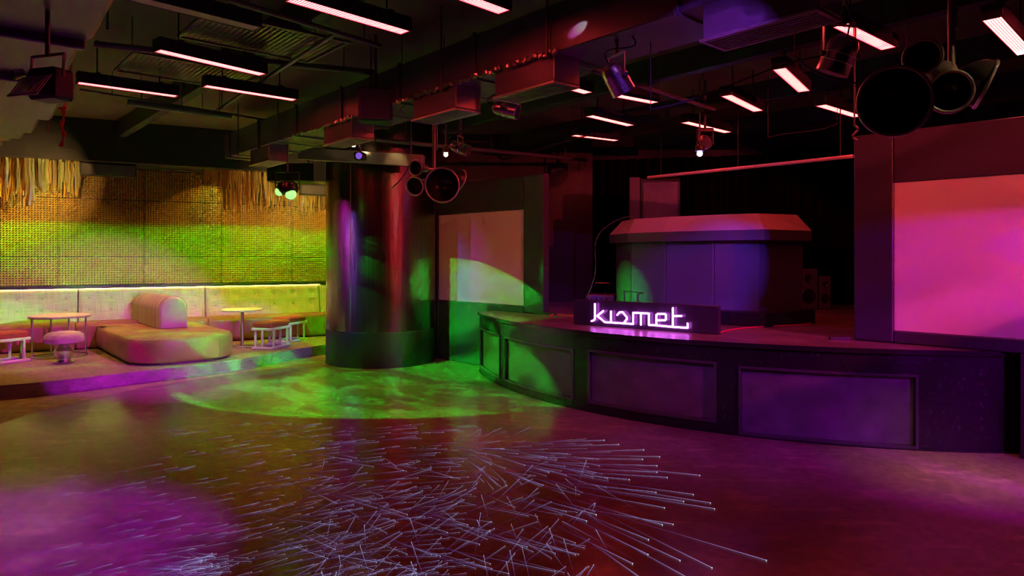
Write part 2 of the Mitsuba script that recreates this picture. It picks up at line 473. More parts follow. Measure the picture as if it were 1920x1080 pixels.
# ------------------------------------------------------------------ column
cc = vec(-2.03, 10.6, 0)
col = thing('column', 'thick round column clad in dark coppery metal beside the left screen', 'column')
part(col, 'cladding', trimesh.creation.revolve([[0, .52], [.83, .52], [.83, 3.28], [.80, 3.30], [.80, CEIL], [0, CEIL]], sections=128, transform=trimesh.transformations.translation_matrix(cc)), 'mat_column', smooth=30)
part(col, 'base_skirt', trimesh.creation.revolve([[0, 0], [.835, 0], [.835, .50], [.825, .52], [0, .52]], sections=128, transform=trimesh.transformations.translation_matrix(cc)), 'mat_column_base', smooth=30, label='black skirt around the column foot')
ang = math.atan2(-1, 0) - 0.36
for a in (ang, ang + 2.0):
    d = vec(math.cos(a), math.sin(a), 0)
    part(col, 'seam_strip', bar(cc + d * .829 + vec(0, 0, .53), cc + d * .829 + vec(0, 0, 3.26), .012, .008, .002), 'mat_steel')

# ------------------------------------------------------------------ screen walls: one plane, u to the right and nearer, n towards the room
SCR = Frame((-0.512, 10.09), (0.6987, -0.7155), (-0.7155, -0.6987))
ZT = 2.72


def screen_wall(label, s_out0, s_out1, s_a, s_b, za, zb, zlo, cat_label, below):
    w = thing('projection_screen', label, 'projection screen')
    part(w, 'stile', SCR.mesh(cbox(s_out0, s_a - .002, -.12, .0, zlo if s_out0 > 3 else .0, ZT, .012)), 'mat_dark_wall')
    part(w, 'stile', SCR.mesh(cbox(s_b + .002, s_out1, -.12, .0, 0 if s_out1 > 8 else zlo, ZT, .012)), 'mat_dark_wall')
    part(w, 'top_rail', SCR.mesh(cbox(s_a, s_b, -.12, .0, zb + .002, ZT, .008)), 'mat_dark_wall')
    part(w, 'bottom_rail', SCR.mesh(cbox(s_a, s_b, -.12, .0, below, za - .002, .008)), 'mat_dark_wall')
    part(w, 'screen_fabric', SCR.mesh(cbox(s_a + .001, s_b - .001, -.06, -.012, za, zb, .002)), 'mat_screen', label='white projection surface')
    part(w, 'backing', SCR.mesh(cbox(s_a, s_b, -.11, -.07, za, zb, .002)), 'mat_black')
    return w


s = SCR.s_at
LS = screen_wall('left of two white projection screens, set in a tall dark wall beside the column', s(745), s(1019), s(822), s(980.5), .928, 2.255, .835, '', .0)
RS = screen_wall('right of two white projection screens, set in a dark framed wall beside the stage front', s(1600.5), s(1600) + 6.0, s(1675.5), s(1675.5) + 1.745, .945, 2.262, .835, '', .835)
# the wall under the right screen starts where the stage ends
part(RS, 'lower_wall', SCR.mesh(cbox(s(1912), s(1600) + 6, -.12, 0, 0, .833, .008)), 'mat_dark_wall')
for px, dx in ((1000, 0.0), (1600, -0.0)):
    a = SCR(s(px) - .03, .0, .845)
    d = SCR.u * (.42 if px == 1000 else -.14) + SCR.n * (-.02 if px == 1000 else .12)
    part(LS if px == 1000 else RS, 'foot', bar(a, a + d, .05, .028), 'mat_black')

# ------------------------------------------------------------------ stage
CUR = Frame((1.5, 12.0), (0.97, -0.24), (-0.24, -0.97))
pts = np.array([at_height(x, y)[:2] for x, y in ((896, 687), (943, 726), (1074, 764), (1191, 792), (1384, 815), (1578, 833), (1909, 852))])
A = np.c_[2 * pts, np.ones(len(pts))]
sol = np.linalg.lstsq(A, (pts ** 2).sum(1), rcond=None)[0]
SC, SR = sol[:2], math.sqrt(sol[2] + (sol[:2] ** 2).sum())
STAGE = 0.83


def stage_angle(px):
    """The angle on the stage front's arc seen at a picture column."""
    k = np.array([(px - 960) / FOCAL, 1.0])
    k /= np.linalg.norm(k)
    b = k @ SC
    q = b - math.sqrt(max(b * b - (SC @ SC - SR ** 2), 0))
    d = k * q - SC
    return math.atan2(d[1], d[0])


def arc_slab(a0, a1, z0, z1, r0, r1, n=None):
    n = n or max(3, int(abs(a1 - a0) / 0.03) + 2)
    t = np.linspace(a0, a1, n)
    c, s_ = SC[0] + np.outer([r0, r1], np.cos(t)), SC[1] + np.outer([r0, r1], np.sin(t))
    rings = np.stack([np.stack([c[0], s_[0], np.full(n, z0)], 1), np.stack([c[1], s_[1], np.full(n, z0)], 1), np.stack([c[1], s_[1], np.full(n, z1)], 1), np.stack([c[0], s_[0], np.full(n, z1)], 1)], 1)
    return loft(rings)


aL, aR = stage_angle(899), stage_angle(1909)
if aL > 0: aL -= 2 * math.pi
if aR > 0: aR -= 2 * math.pi
t = np.linspace(aL, aR, 60)
arc = np.stack([SC[0] + (SR + .015) * np.cos(t), SC[1] + (SR + .015) * np.sin(t)], 1)
u2, n2 = SCR.u[:2], SCR.n[:2]
deck_poly = Polygon(np.vstack([arc, arc[-1] + u2 * 3.5 - n2 * .13, CUR(6.6, -.12)[:2], CUR(.02, -.12)[:2], [1.36, 11.80], [-1.2, 11.85], arc[0] - n2 * .3])).buffer(0)
wall_foot = Polygon([SCR(SCR.s_at(740), .001)[:2], SCR(SCR.s_at(1020), .001)[:2], SCR(SCR.s_at(1020), -.125)[:2], SCR(SCR.s_at(740), -.125)[:2]])
deck_poly = deck_poly.difference(wall_foot)
deck_poly = max(getattr(deck_poly, 'geoms', [deck_poly]), key=lambda g: g.area) if deck_poly.geom_type == 'Polygon' else deck_poly
stage = thing('stage', 'wide curved black stage with framed mesh panels across its front', 'stage')
deck = join([trimesh.creation.extrude_polygon(g, 0.04, engine='earcut') for g in getattr(deck_poly, 'geoms', [deck_poly])]); deck.apply_translation((0, 0, STAGE - .04))
part(stage, 'deck', deck, 'mat_deck')
part(stage, 'nosing', arc_slab(aL, aR, STAGE - .035, STAGE + .003, SR + .005, SR + .032, 90), 'mat_black_gloss', smooth=30)
panels = [(902, 937, .11, .61), (948, 1073, .11, .61), (1106, 1339, .115, .625), (1390, 1716, .035, .605)]
pa = [((stage_angle(a) - 2 * math.pi) if stage_angle(a) > 0 else stage_angle(a), (stage_angle(b) - 2 * math.pi) if stage_angle(b) > 0 else stage_angle(b), z0, z1) for a, b, z0, z1 in panels]
fas, prev = [], aL
for a0, a1, z0, z1 in pa:
    fas.append(arc_slab(prev, a0, 0, STAGE - .035, SR - .06, SR))
    fas.append(arc_slab(a0, a1, z1, STAGE - .035, SR - .06, SR)); fas.append(arc_slab(a0, a1, 0, z0, SR - .06, SR))
    prev = a1
fas.append(arc_slab(prev, aR, 0, STAGE - .035, SR - .06, SR))
part(stage, 'fascia', join(fas), 'mat_stage_black', smooth=20)
for a0, a1, z0, z1 in pa:
    part(stage, 'mesh_panel', arc_slab(a0 - .002, a1 + .002, z0 - .004, z1 + .004, SR - .055, SR - .03), 'mat_mesh_cloth', smooth=20, label='grey perforated mesh infill')
    w = .022 / SR
    part(stage, 'moulding', join(arc_slab(a0 - w, a1 + w, z1, z1 + .022, SR - .01, SR + .016), arc_slab(a0 - w, a1 + w, z0 - .022, z0, SR - .01, SR + .016),
                                 arc_slab(a0 - w, a0, z0, z1, SR - .01, SR + .016), arc_slab(a1, a1 + w, z0, z1, SR - .01, SR + .016)), 'mat_moulding', smooth=20)
part(stage, 'base_trim', arc_slab(aL, aR, 0.001, .018, SR + .001, SR + .014, 80), 'mat_stage_black', smooth=20)

# ------------------------------------------------------------------ stage back: curtain, rail, booth

n_s = 420
ss = np.linspace(-0.6, 7.2, n_s)
fold = 0.05 * np.sin(ss * 34 + 1.5 * np.sin(ss * 5)) + 0.02 * np.sin(ss * 71)
rings = [np.stack([CUR(a, f + o, z) for o, z in ((0, STAGE + .015), (.012, STAGE + .015), (.012, 3.3), (0, 3.3))]) for a, f in zip(ss, fold)]
single('stage_curtain', 'heavy black pleated curtain hanging at the back of the stage', 'curtain', loft(rings), 'mat_curtain', smooth=40)
ra, rb = at_depth(1215, 333, 9.85), at_depth(1600, 293, 7.70)
rail = thing('curtain_rail', 'long pale pipe hung level across the back of the stage', 'rail')
part(rail, 'pipe', tube([ra, rb], .022, 10), 'mat_cream', smooth=True)
for k in (.08, .5, .95):
    q = ra + (rb - ra) * k
    part(rail, 'hanger', tube([q, vec(q[0], q[1], CEIL)], .006, 6), 'mat_black')

bo = Frame(at_height(1425, 611, STAGE), (-0.6987, 0.7155), (-0.7155, -0.6987))     # s runs left and away along the booth front
bz = 0
segs = [0.0, .50, 1.12, 1.70, 2.16]
bow = [0.0, .11, .14, .05, -.25]


def booth_path(o=0.0, depth=.66):
    front = [(a, b + o) for a, b in zip(segs, bow)]
    front[0] = (front[0][0] - o, front[0][1]); front[-1] = (front[-1][0] + o * .7, front[-1][1])
    return front + [(segs[-1] + o, -.66), (-0.2 - o, -.66 - o * .3)]


def booth_ring(o, z):
    return np.array([bo(a, b, z) for a, b in booth_path(o)])


booth = thing('stage_booth', 'faceted dark booth with a sloped red-lit cornice in the middle of the stage', 'booth')
part(booth, 'body', loft([booth_ring(0, .0), booth_ring(0, .98)]), 'mat_booth')
for k in range(4):
    a, b = np.array(bo(segs[k], bow[k])), np.array(bo(segs[k + 1], bow[k + 1]))
    fr = Frame(a, (b - a)[:2]); fr.o[2] = STAGE
    if np.dot(fr.n, bo.n) < 0: fr.n = -fr.n
    L = np.linalg.norm(b - a)
    part(booth, 'front_panel', fr.mesh(cbox(.003, L - .003, .002, .02, .15, .955, .004)), 'mat_booth')
part(booth, 'plinth', loft([booth_ring(.13, .002), booth_ring(.13, .15), booth_ring(.10, .165), booth_ring(.02, .165)]), 'mat_stage_black')
part(booth, 'cornice_band', loft([booth_ring(.04, .955), booth_ring(.095, .96), booth_ring(.095, 1.075), booth_ring(.04, 1.08)]), 'mat_booth', label='upright fascia band under the sloped cornice')
part(booth, 'cornice_slope', loft([booth_ring(.095, 1.075), booth_ring(-.06, 1.265), booth_ring(-.2, 1.27)]), 'mat_booth_top', label='sloped pale cornice top')

# kismet neon sign
sa, sb = at_height(1075, 608, STAGE), at_height(1348, 628, STAGE)
SG = Frame(sa, (sb - sa)[:2])
if SG.n[1] > 0: SG.n = -SG.n
SL = float(np.linalg.norm(sb - sa))
sign = thing('neon_sign', 'black board with the word kismet in glowing violet neon on the stage edge', 'neon sign')
part(sign, 'board', SG.mesh(cbox(0, SL, -.05, 0, .003, .285, .004)), 'mat_sign')


def sign_uv(zx, zy):
    px, py = 1080 + zx / 4.153, 380 + zy / 4.153
    k = SG.s_at(px)
    return k, EYE - (py - HORIZON) * SG(k)[1] / FOCAL - STAGE


def neon(pts, r=.0115):
    p = [SG(*[(a, .035, b) for a, b in [sign_uv(*q)]][0]) for q in pts]
    out = []
    for a, b in zip(p[:-1], p[1:]):
        out.append(tube([a, b], r, 10))
    for q in p:
        m = trimesh.creation.icosphere(2, r); m.apply_translation(q); out.append(m)
    return join(out)


strokes = [[(160, 788), (160, 902), (150, 916), (134, 920)], [(225, 842), (178, 880), (238, 929), (457, 943), (457, 856), (520, 858), (580, 862), (580, 950), (640, 954), (768, 966), (880, 973), (880, 940)],
           [(285, 845), (285, 928)], [(334, 872), (352, 852), (374, 850), (408, 890), (408, 905), (386, 934)], [(518, 858), (518, 948)],
           [(638, 954), (638, 872), (650, 864), (704, 865), (712, 872), (712, 906), (704, 914), (642, 914)], [(766, 820), (766, 966)], [(768, 881), (832, 881)]]
part(sign, 'neon_tube', join([neon(q) for q in strokes]), 'mat_white_paint', smooth=True, label='glowing violet tube lettering reading kismet', emitter=emit(rgb(5.5, 1.0, 7.5), 2))
for x in (.1, SL - .2):
    part(sign, 'foot', SG.mesh(cbox(x, x + .1, -.16, -.05, .002, .015, .003)), 'mat_black')

# equipment behind the sign
q = at_height(1130, 585, STAGE)
eq = thing('equipment_case', 'small black amplifier case with a wire handle behind the neon sign', 'equipment case')
EF = Frame(q + vec(0, .05, 0), (1, -.15))
part(eq, 'case', EF.mesh(cbox(-.24, .2, 0, .3, .003, .25, .012)), 'mat_black')
part(eq, 'front_plate', EF.mesh(cbox(-.2, .16, -.008, 0, .12, .23, .003)), 'mat_steel')
for k in range(4):
    part(eq, 'knob', orient(lathe([[0, 0], [.012, 0], [.01, .02], [0, .02]], 12), EF(-.15 + .07 * k, -.008, .18), -EF.n), 'mat_black_gloss')
part(eq, 'handle', tube([EF(-.1, .15, .25), EF(-.1, .15, .40), EF(.1, .15, .40), EF(.1, .15, .25)], .008), 'mat_steel')
q = at_height(1192, 596, STAGE)
MF = Frame(q, (1, -.3))
single('monitor_stand', 'low black tube stand frame standing behind the neon sign in front of the booth', 'stand',
       join(tube([MF(-.13, .0, .0), MF(-.15, .02, .34), MF(.16, .02, .31), MF(.2, 0, .0)], .013), tube([MF(-.13, 0, .013), MF(.2, 0, .013)], .013)), 'mat_black', smooth=30)

# tall speaker behind the booth, small speakers at the curtain
PF = Frame(at_depth(1203, 410, 9.9)[:2], (1, -0.15))
ts = thing('tower_speaker', 'tall black speaker tower rising behind the left end of the booth', 'speaker')
part(ts, 'cabinet', PF.mesh(cbox(-.02, .55, 0, .45, STAGE + .002, 2.74, .01)), 'mat_black')
part(ts, 'lit_side', PF.mesh(cbox(-.17, -.022, 0, .45, STAGE + .002, 2.76, .008)), 'mat_booth', label='left side of the cabinet, in a lighter material for the red light on it')  # lit side of the cabinet, its light put into a lighter material
part(ts, 'grille', PF.mesh(cbox(.02, .51, -.012, 0, 1.0, 2.68, .006)), 'mat_mesh_cloth')
for px0, px1, py0, py1, name in ((1497, 1533, 504, 580, 'square black speaker cabinet standing by the stage curtain, left of a smaller one'), (1536, 1558, 518, 580, 'narrow black speaker cabinet standing by the stage curtain, right of a bigger one')):
    b0, b1 = at_height(px0, py1, STAGE), at_height(px1, py1, STAGE)
    SF = Frame(b0, (1, -.05)); W = b1[0] - b0[0]; H = (py1 - py0) * b0[1] / FOCAL
    sp = thing('stage_speaker', name, 'speaker')
    part(sp, 'cabinet', SF.mesh(cbox(0, W, 0, .3, .003, H, .01)), 'mat_booth')
    for kz, rr in ((.33, .34), (.76, .18)):
        part(sp, 'driver', orient(lathe([[0, .012], [rr * W * .4, .0], [rr * W, .012], [rr * W * 1.1, 0.004], [rr * W * 1.1, -.004], [0, -.004]], 24), SF(W / 2, -.004, H * kz), vec(0, -1, 0)), 'mat_black_gloss', smooth=30)

# stage cables
c0 = at_height(1346, 622, STAGE + .008)
single('stage_cable', 'thin red cable snaking from the neon sign across the stage floor to the booth', 'cable', tube(spline([at_height(x, y, STAGE + .009) for x, y in ((1350, 625), (1385, 616), (1420, 613), (1460, 611), (1500, 609), (1520, 606))], 30), .007, 6), 'mat_red_ribbon', smooth=True)  # the cable itself is coloured red
b_ = bo(2.1, -.1, 0)
single('booth_cable', 'thin cable looping over the left end of the booth cornice down to the equipment case', 'cable', tube(spline([bo(1.75, -.05, 1.29), bo(2.02, -.08, 1.27), bo(2.29, .04, 1.02), bo(2.30, .05, .6), bo(2.38, .12, .25), at_height(1140, 585, STAGE) + vec(0, .3, .26)], 40), .007, 6), 'mat_pipe', smooth=True)
single('stage_floor_cable', 'short cable lying on the stage floor left of the neon sign', 'cable', tube(spline([at_height(x, y, STAGE + .009) for x, y in ((1030, 592), (1048, 590), (1066, 592), (1085, 590))], 20), .009, 6), 'mat_red_ribbon', smooth=True)

# ------------------------------------------------------------------ banquette along the gold wall
def heightslab(s0, s1, z0, z1, front, back, ns, nz):
    S, Z = np.meshgrid(np.linspace(s0, s1, ns), np.linspace(z0, z1, nz), indexing='ij')
    F = front(S, Z)
    v = np.vstack([np.stack([S, F, Z], -1).reshape(-1, 3), np.stack([S, np.full_like(S, back), Z], -1).reshape(-1, 3)])
    N = ns * nz
    i, j = np.meshgrid(np.arange(ns - 1), np.arange(nz - 1), indexing='ij')
    q = np.stack([i * nz + j, (i + 1) * nz + j, (i + 1) * nz + j + 1, i * nz + j + 1], -1).reshape(-1, 4)
    quads = [q, q[:, ::-1] + N]
    for line in (np.arange(ns) * nz, (np.arange(ns) * nz + nz - 1)[::-1], np.arange(nz)[::-1], (ns - 1) * nz + np.arange(nz)):
        quads.append(np.stack([line[:-1], line[:-1] + N, line[1:] + N, line[1:]], 1))
    q = np.vstack(quads)
    m = trimesh.Trimesh(v, np.vstack([q[:, [0, 1, 2]], q[:, [0, 2, 3]]]), process=False)
    m.fix_normals()
    return m


def banquette(s0, s1, label, seat0=None, seat1=None):
    b = thing('banquette_section', label, 'banquette', 'banquette along the gold wall')
    zb, zt = P + .40, 1.075
    nb = max(2, int(round((s1 - s0) / .31)))
    bs = [s0 + (k + .5) * (s1 - s0) / nb for k in range(nb)]
    rows = (zb + (zt - zb) * .36, zb + (zt - zb) * .72)

    def front(S, Z):
        lean = .20 - .09 * (Z - zb) / (zt - zb)
        e = np.minimum(np.minimum(S - s0, s1 - S), (zt - Z))
        pillow = -.05 * np.exp(-np.maximum(e, 0) / .025)
        d = 0
        for k, r in enumerate(rows):
            for c in bs:
                rr = (S - c) ** 2 + (Z - r) ** 2
                d = d - .026 * np.exp(-rr / .0035) - .006 * np.exp(-rr / .02)
        return lean + pillow + d

    part(b, 'backrest', WALL.mesh(heightslab(s0 + .006, s1 - .006, zb - .02, zt, front, .03, int((s1 - s0) / .026), 26)), 'mat_linen', smooth=60, label='tufted pale linen backrest')
    for r in rows:
        for c in bs:
            m = trimesh.creation.icosphere(1, .014); m.apply_scale((1, .5, 1)); m.apply_translation((c, float(front(np.array(c), np.array(r))) + .004, r))
            part(b, 'button', WALL.mesh(m), 'mat_button', smooth=True)
    a0, a1 = seat0 if seat0 is not None else s0, seat1 if seat1 is not None else s1
    prof = [(.05, P + .02), (.70, P + .02), (.725, P + .06), (.735, P + .34), (.71, P + .40), (.65, P + .425), (.2, P + .41), (.05, P + .40)]
    rings = []
    for k, t_ in enumerate(np.linspace(0, 1, max(6, int((a1 - a0) / .06)))):
        x = a0 + .004 + (a1 - a0 - .008) * t_
        e = min(t_, 1 - t_) * (a1 - a0)
        sh = .02 * math.exp(-e / .02)
        w = .012 * math.sin(x * 21) + .007 * math.sin(x * 47)
        rings.append([(x, n_ - sh * (n_ > .3) + (w if (n_ > .69 and z_ < P + .39) else 0), z_ - sh * (z_ > P + .3)) for n_, z_ in prof])
    part(b, 'seat', WALL.mesh(loft(rings)), 'mat_leather', smooth=45, label='brown leather bench seat')
    part(b, 'plinth', WALL.mesh(cbox(a0 + .01, a1 - .01, .05, .64, P + .002, P + .03, .004)), 'mat_black')
    return b


q145, q384 = WALL.s_at(146, .14), WALL.s_at(385, .14)
banquette(q145 - 3.9, q145 - 1.95, 'tufted linen banquette section with leather seat at the far left end of the gold wall')
banquette(q145 - 1.95, q145, 'tufted linen banquette section with leather seat behind the table with chrome legs')
banquette(q145, q384, 'tufted linen banquette section meeting the projecting leather sofa')
banquette(q384, q384 + 2.0, 'tufted linen banquette section with leather seat behind the single-pole table')
banquette(q384 + 2.0, q384 + 3.6, 'tufted linen banquette section with leather seat ending behind the metal column')

# ------------------------------------------------------------------ projecting sofa with bolster: a into the wall, q to the right
ax, qx = vec(-.65, .76, 0), vec(.76, .65, 0)
ax /= np.linalg.norm(ax); qx /= np.linalg.norm(qx)


def sofa_pt(a, q, z):
    return a * ax + q * qx + vec(0, 0, z)


so = Polygon([(9.85, 2.0), (12.75, 2.0), (12.75, 3.4), (9.85, 3.4)]).buffer(-.52).buffer(.52, quad_segs=12)
bench = [WALL(s_, n_) for s_, n_ in ((-6, .745), (2, .745), (2, -.5), (-6, -.5))]
so = so.union(Polygon([(11.5, 2.0), (13.6, 2.0), (13.6, 3.4), (11.5, 3.4)])).difference(Polygon([(np.dot(p_, ax), np.dot(p_, qx)) for p_ in bench]))
so = max(getattr(so, 'geoms', [so]), key=lambda g: g.area)
outline = np.array(so.exterior.coords)[:-1]
keep = []
L = so.exterior.length
outline = np.array([so.exterior.interpolate(k * L / 160).coords[0] for k in range(160)])
cen = outline.mean(0)


def inset(d):
    p = so.buffer(-d) if d > 0 else so
    # radial correspondence keeps the loft clean on this convex outline
    tang = np.roll(outline, -1, 0) - np.roll(outline, 1, 0)
    nr = np.stack([tang[:, 1], -tang[:, 0]], 1); nr /= np.linalg.norm(nr, axis=1, keepdims=True)
    if ((outline + nr - cen) ** 2).sum() < ((outline - cen) ** 2).sum(): nr = -nr
    return outline - nr * d


def sofa_ring(d, z):
    return np.array([sofa_pt(a, q_, z) for a, q_ in inset(d)])


sofa = thing('peninsula_sofa', 'rounded brown leather sofa projecting from the banquette with a tall central bolster', 'sofa')
part(sofa, 'base', loft([sofa_ring(.07, P + .002), sofa_ring(.07, P + .035)]), 'mat_black')
part(sofa, 'seat', loft([sofa_ring(.05, P + .03), sofa_ring(.012, P + .05), sofa_ring(0, P + .12), sofa_ring(.0, P + .28), sofa_ring(.012, P + .335), sofa_ring(.04, P + .365), sofa_ring(.09, P + .38), sofa_ring(.3, P + .385)]), 'mat_leather', smooth=60, label='wide brown leather seat')
part(sofa, 'seam', join([tube([sofa_pt(*inset(-.001)[k], P + z) for z in np.linspace(.06, .33, 8)], .004, 6) for k in (28, 52, 64, 76, 100)]), 'mat_leather', smooth=True)


def bolster_ring(a, k):
    w, h = .20 * k, .47 * (0.55 + .45 * k)
    prof = [(-w, 0)] + [(-w, h * .55)] + [(-w * math.cos(b), h * .55 + h * .45 * math.sin(b)) for b in np.linspace(.15, math.pi - .15, 15)] + [(w, h * .55), (w, 0)]
    return np.array([sofa_pt(a, 2.78 + x, P + .392 + z) for x, z in prof])


part(sofa, 'bolster', loft([bolster_ring(10.98, .80), bolster_ring(11.0, .93), bolster_ring(11.04, 1.0), bolster_ring(12.60, 1.0), bolster_ring(12.68, .98), bolster_ring(12.70, .9)]), 'mat_bolster', smooth=50, label='mauve fabric bolster with a rounded top')
part(sofa, 'bolster_piping', tube([bolster_ring(11.035, 1.006)[k] for k in range(1, 18)], .006, 6), 'mat_bolster', smooth=True)

# ------------------------------------------------------------------ tables and stools
def disc(r, z0, z1, edge=.006, sections=56):
    return lathe([[0, z0], [r - edge, z0], [r, z0 + edge], [r, z1 - edge], [r - edge, z1], [0, z1]], sections)


def moved(m, p):
    m = m.copy(); m.apply_translation(p)
    return m


tc = at_height(112, 667.5, P)
tab = thing('lounge_table', 'round pale lounge table on slim chrome legs in front of the left banquette', 'table')
part(tab, 'top', moved(disc(.39, .575, .602, .008), tc), 'mat_table_top', smooth=30)
part(tab, 'rim_band', moved(lathe([[.385, .568], [.392, .568], [.392, .577], [.385, .577], [.385, .568]], 56), tc), 'mat_chrome', smooth=30)
for k in range(4):
    a = math.pi / 4 + .12 + k * math.pi / 2
    d = vec(math.cos(a), math.sin(a), 0) * .345
    part(tab, 'leg', tube([tc + d + vec(0, 0, .01), tc + d + vec(0, 0, .575)], .013, 12), 'mat_chrome', smooth=True)
b = [tc + vec(math.cos(k), math.sin(k), 0) * .345 + vec(0, 0, .014) for k in np.linspace(0, 2 * math.pi, 41)]
part(tab, 'foot_ring', tube(b, .011, 8), 'mat_chrome', smooth=True)

tc = at_height(454, 650, P)
tab = thing('pedestal_table', 'round pale table on a single chrome pole between the sofa and the white stools', 'table')
part(tab, 'top', moved(disc(.315, .582, .61, .009), tc), 'mat_table_top', smooth=30)
part(tab, 'pole', moved(lathe([[0, .01], [.033, .01], [.027, .03], [.027, .56], [.05, .582], [0, .582]], 24), tc), 'mat_chrome', smooth=30)
part(tab, 'base', moved(lathe([[0, 0.002], [.17, .002], [.17, .008], [.06, .02], [0, .022]], 40), tc), 'mat_chrome', smooth=30)

tc = at_height(120, 680, P)
st = thing('mushroom_stool', 'round linen stool on a chrome urn-shaped pedestal under the lounge table', 'stool')
part(st, 'cushion', moved(lathe([[0, .27], [.2, .27], [.235, .285], [.243, .33], [.232, .38], [.19, .415], [.1, .43], [0, .433]], 48), tc), 'mat_bolster', smooth=40)
part(st, 'pedestal', moved(lathe([[0, .002], [.12, .002], [.13, .02], [.08, .045], [.085, .07], [.115, .12], [.12, .17], [.09, .21], [.06, .23], [.1, .27], [0, .27]], 40), tc), 'mat_chrome', smooth=30)


def frame_stool(corner, lx, label, W=.52, D=.34):
    """White cage-framed stool, near-bottom corner given; lx is the direction of its long side."""
    F_ = Frame(corner, lx); F_.o[2] = P
    k = thing('frame_stool', label, 'stool', 'red-cushioned stools')
    if np.dot(F_.n, vec(-1, 0, 0)) < 0: F_.n = -F_.n
    part(k, 'cushion', F_.mesh(cbox(.0, W, .0, D, .335, .425, .025)), 'mat_red_cushion', label='red upholstered cushion')
    for z0, z1 in ((.295, .335), (.002, .04)):
        part(k, 'frame_ring', join([F_.mesh(cbox(-.015, W + .015, y, y + .038, z0, z1, .008)) for y in (-.01, D - .028)] + [F_.mesh(cbox(x, x + .038, .02, D - .02, z0, z1, .008)) for x in (-.012, W - .026)]), 'mat_white_paint')
    for x in (.07, W - .07):
        for y in (.01, D - .01):
            part(k, 'post', tube([F_(x, y, .03), F_(x, y, .30)], .019, 12), 'mat_white_paint', smooth=True)
    for y in (D * .5,):
        for x in (.012, W - .012):
            part(k, 'post', tube([F_(x, y, .03), F_(x, y, .30)], .019, 12), 'mat_white_paint', smooth=True)
    return k


frame_stool(at_height(509, 656, P), (.236, .97), 'white frame stool with red cushion nearest the platform edge beside the pole table')
frame_stool(at_height(535, 645, P) + vec(.02, .1, 0), (.3, .95), 'white frame stool with red cushion half hidden behind another, against the banquette')
c_ = at_height(53, 677, P)
frame_stool(c_ - .50 * unit(vec(.147, .33, 0)), (.147, .33), 'white frame stool with red cushion cut off by the left edge of the photo')

# ------------------------------------------------------------------ tinsel fringes hanging from the bulkhead
def fringe(s0, s1, count, lo, hi, wide, label, shape):
    ms = []
    for k in range(count):
        a = rng.uniform(s0, s1); n_ = rng.uniform(.45, .80)
        ln = rng.uniform(lo, hi) * shape((a - s0) / (s1 - s0))
        w = rng.uniform(.5, 1.2) * wide
        th = rng.uniform(-.9, .9)
        dx = vec(math.cos(th), math.sin(th), 0) * w / 2
        tt = vec(-math.sin(th), math.cos(th), 0) * .0015
        zs = np.linspace(3.10, 3.10 - ln, 5)
        sway = [rng.uniform(-.012, .012) for _ in zs]
        rings = []
        for z, sw in zip(zs, sway):
            c = vec(a + sw, n_, z)
            rings.append([c - dx - tt, c + dx - tt, c + dx + tt, c - dx + tt])
        ms.append(loft(rings))
    return single('tinsel_fringe', label, 'tinsel fringe', WALL.mesh(join(ms)), 'mat_tinsel', kind='stuff')


fringe(WALL.s_at(-60, .6), WALL.s_at(151, .6), 150, .35, .80, .030, 'gold tinsel strips hanging over the left end of the gold wall', lambda t_: 1.0 if t_ < .62 else .72)
fringe(WALL.s_at(382, .6), WALL.s_at(625, .6), 330, .2, .72, .022, 'gold tinsel strips hanging over the gold wall beside the column', lambda t_: .35 if t_ < .12 else 1.0)
for sx0, sx1, z0, z1, nn, lab in ((150, 256, 2.885, 3.085, .72, 'long black speaker bar under the bulkhead, between the two tinsel fringes'), (563, 613, 2.70, 2.90, .95, 'black speaker box under the bulkhead just left of the column')):
    a0, a1 = WALL.s_at(sx0, nn), WALL.s_at(sx1, nn)
    k = thing('wall_speaker', lab, 'speaker')
    part(k, 'cabinet', WALL.mesh(cbox(a0, a1, nn - (.2 if nn < .9 else .12), nn, z0, z1, .01)), 'mat_black')
    part(k, 'grille', WALL.mesh(cbox(a0 + .02, a1 - .02, nn, nn + .012, z0 + .02, z1 - .02, .004)), 'mat_mesh_cloth')
    part(k, 'bracket', join(*[WALL.mesh(cbox(a - .015, a + .015, nn - .12, nn - .09, z1 - .005, 3.095, .003)) for a in (a0 + .2, a1 - .2)]), 'mat_black')

# ------------------------------------------------------------------ ceiling: joists, pipes, ducts
D1 = unit(vec(-4.26, 4.89, 0)); D2 = vec(-D1[1], D1[0], 0) * -1
if D2[0] < 0: D2 = -D2
for k, off in enumerate((-5.2, -3.4, -1.6, .2, 2.0, 3.8, 5.6, 7.4)):
    base = vec(1.0, 5.0, 0) + D2 * off
    F_ = Frame(base, D1[:2])
    part('ceiling', 'joist', F_.mesh(cbox(-9, 11, -.06, .06, 3.50, CEIL + .01, .006)), 'mat_room_wall')
DUCT = Frame(vec(.337, 4.80, 0), D1[:2], D2[:2])                       # s runs left and away; n away from the camera
dz0, dz1 = 3.05, 3.40
duct = thing('air_duct', 'long rectangular air duct with outlet boxes running from top right towards the column', 'air duct')
part(duct, 'body', DUCT.mesh(cbox(-4.5, 6.95, 0, .55, dz0, dz1, .008)), 'mat_duct')
for q in (-3.2, -1.0, .95, 2.1, 3.25, 4.4, 5.6, 6.7):
    part(duct, 'flange', DUCT.mesh(join(cbox(q, q + .035, -.018, .568, dz0 - .018, dz0 + .004, .003), cbox(q, q + .035, -.018, .004, dz0, dz1 + .018, .003))), 'mat_duct')
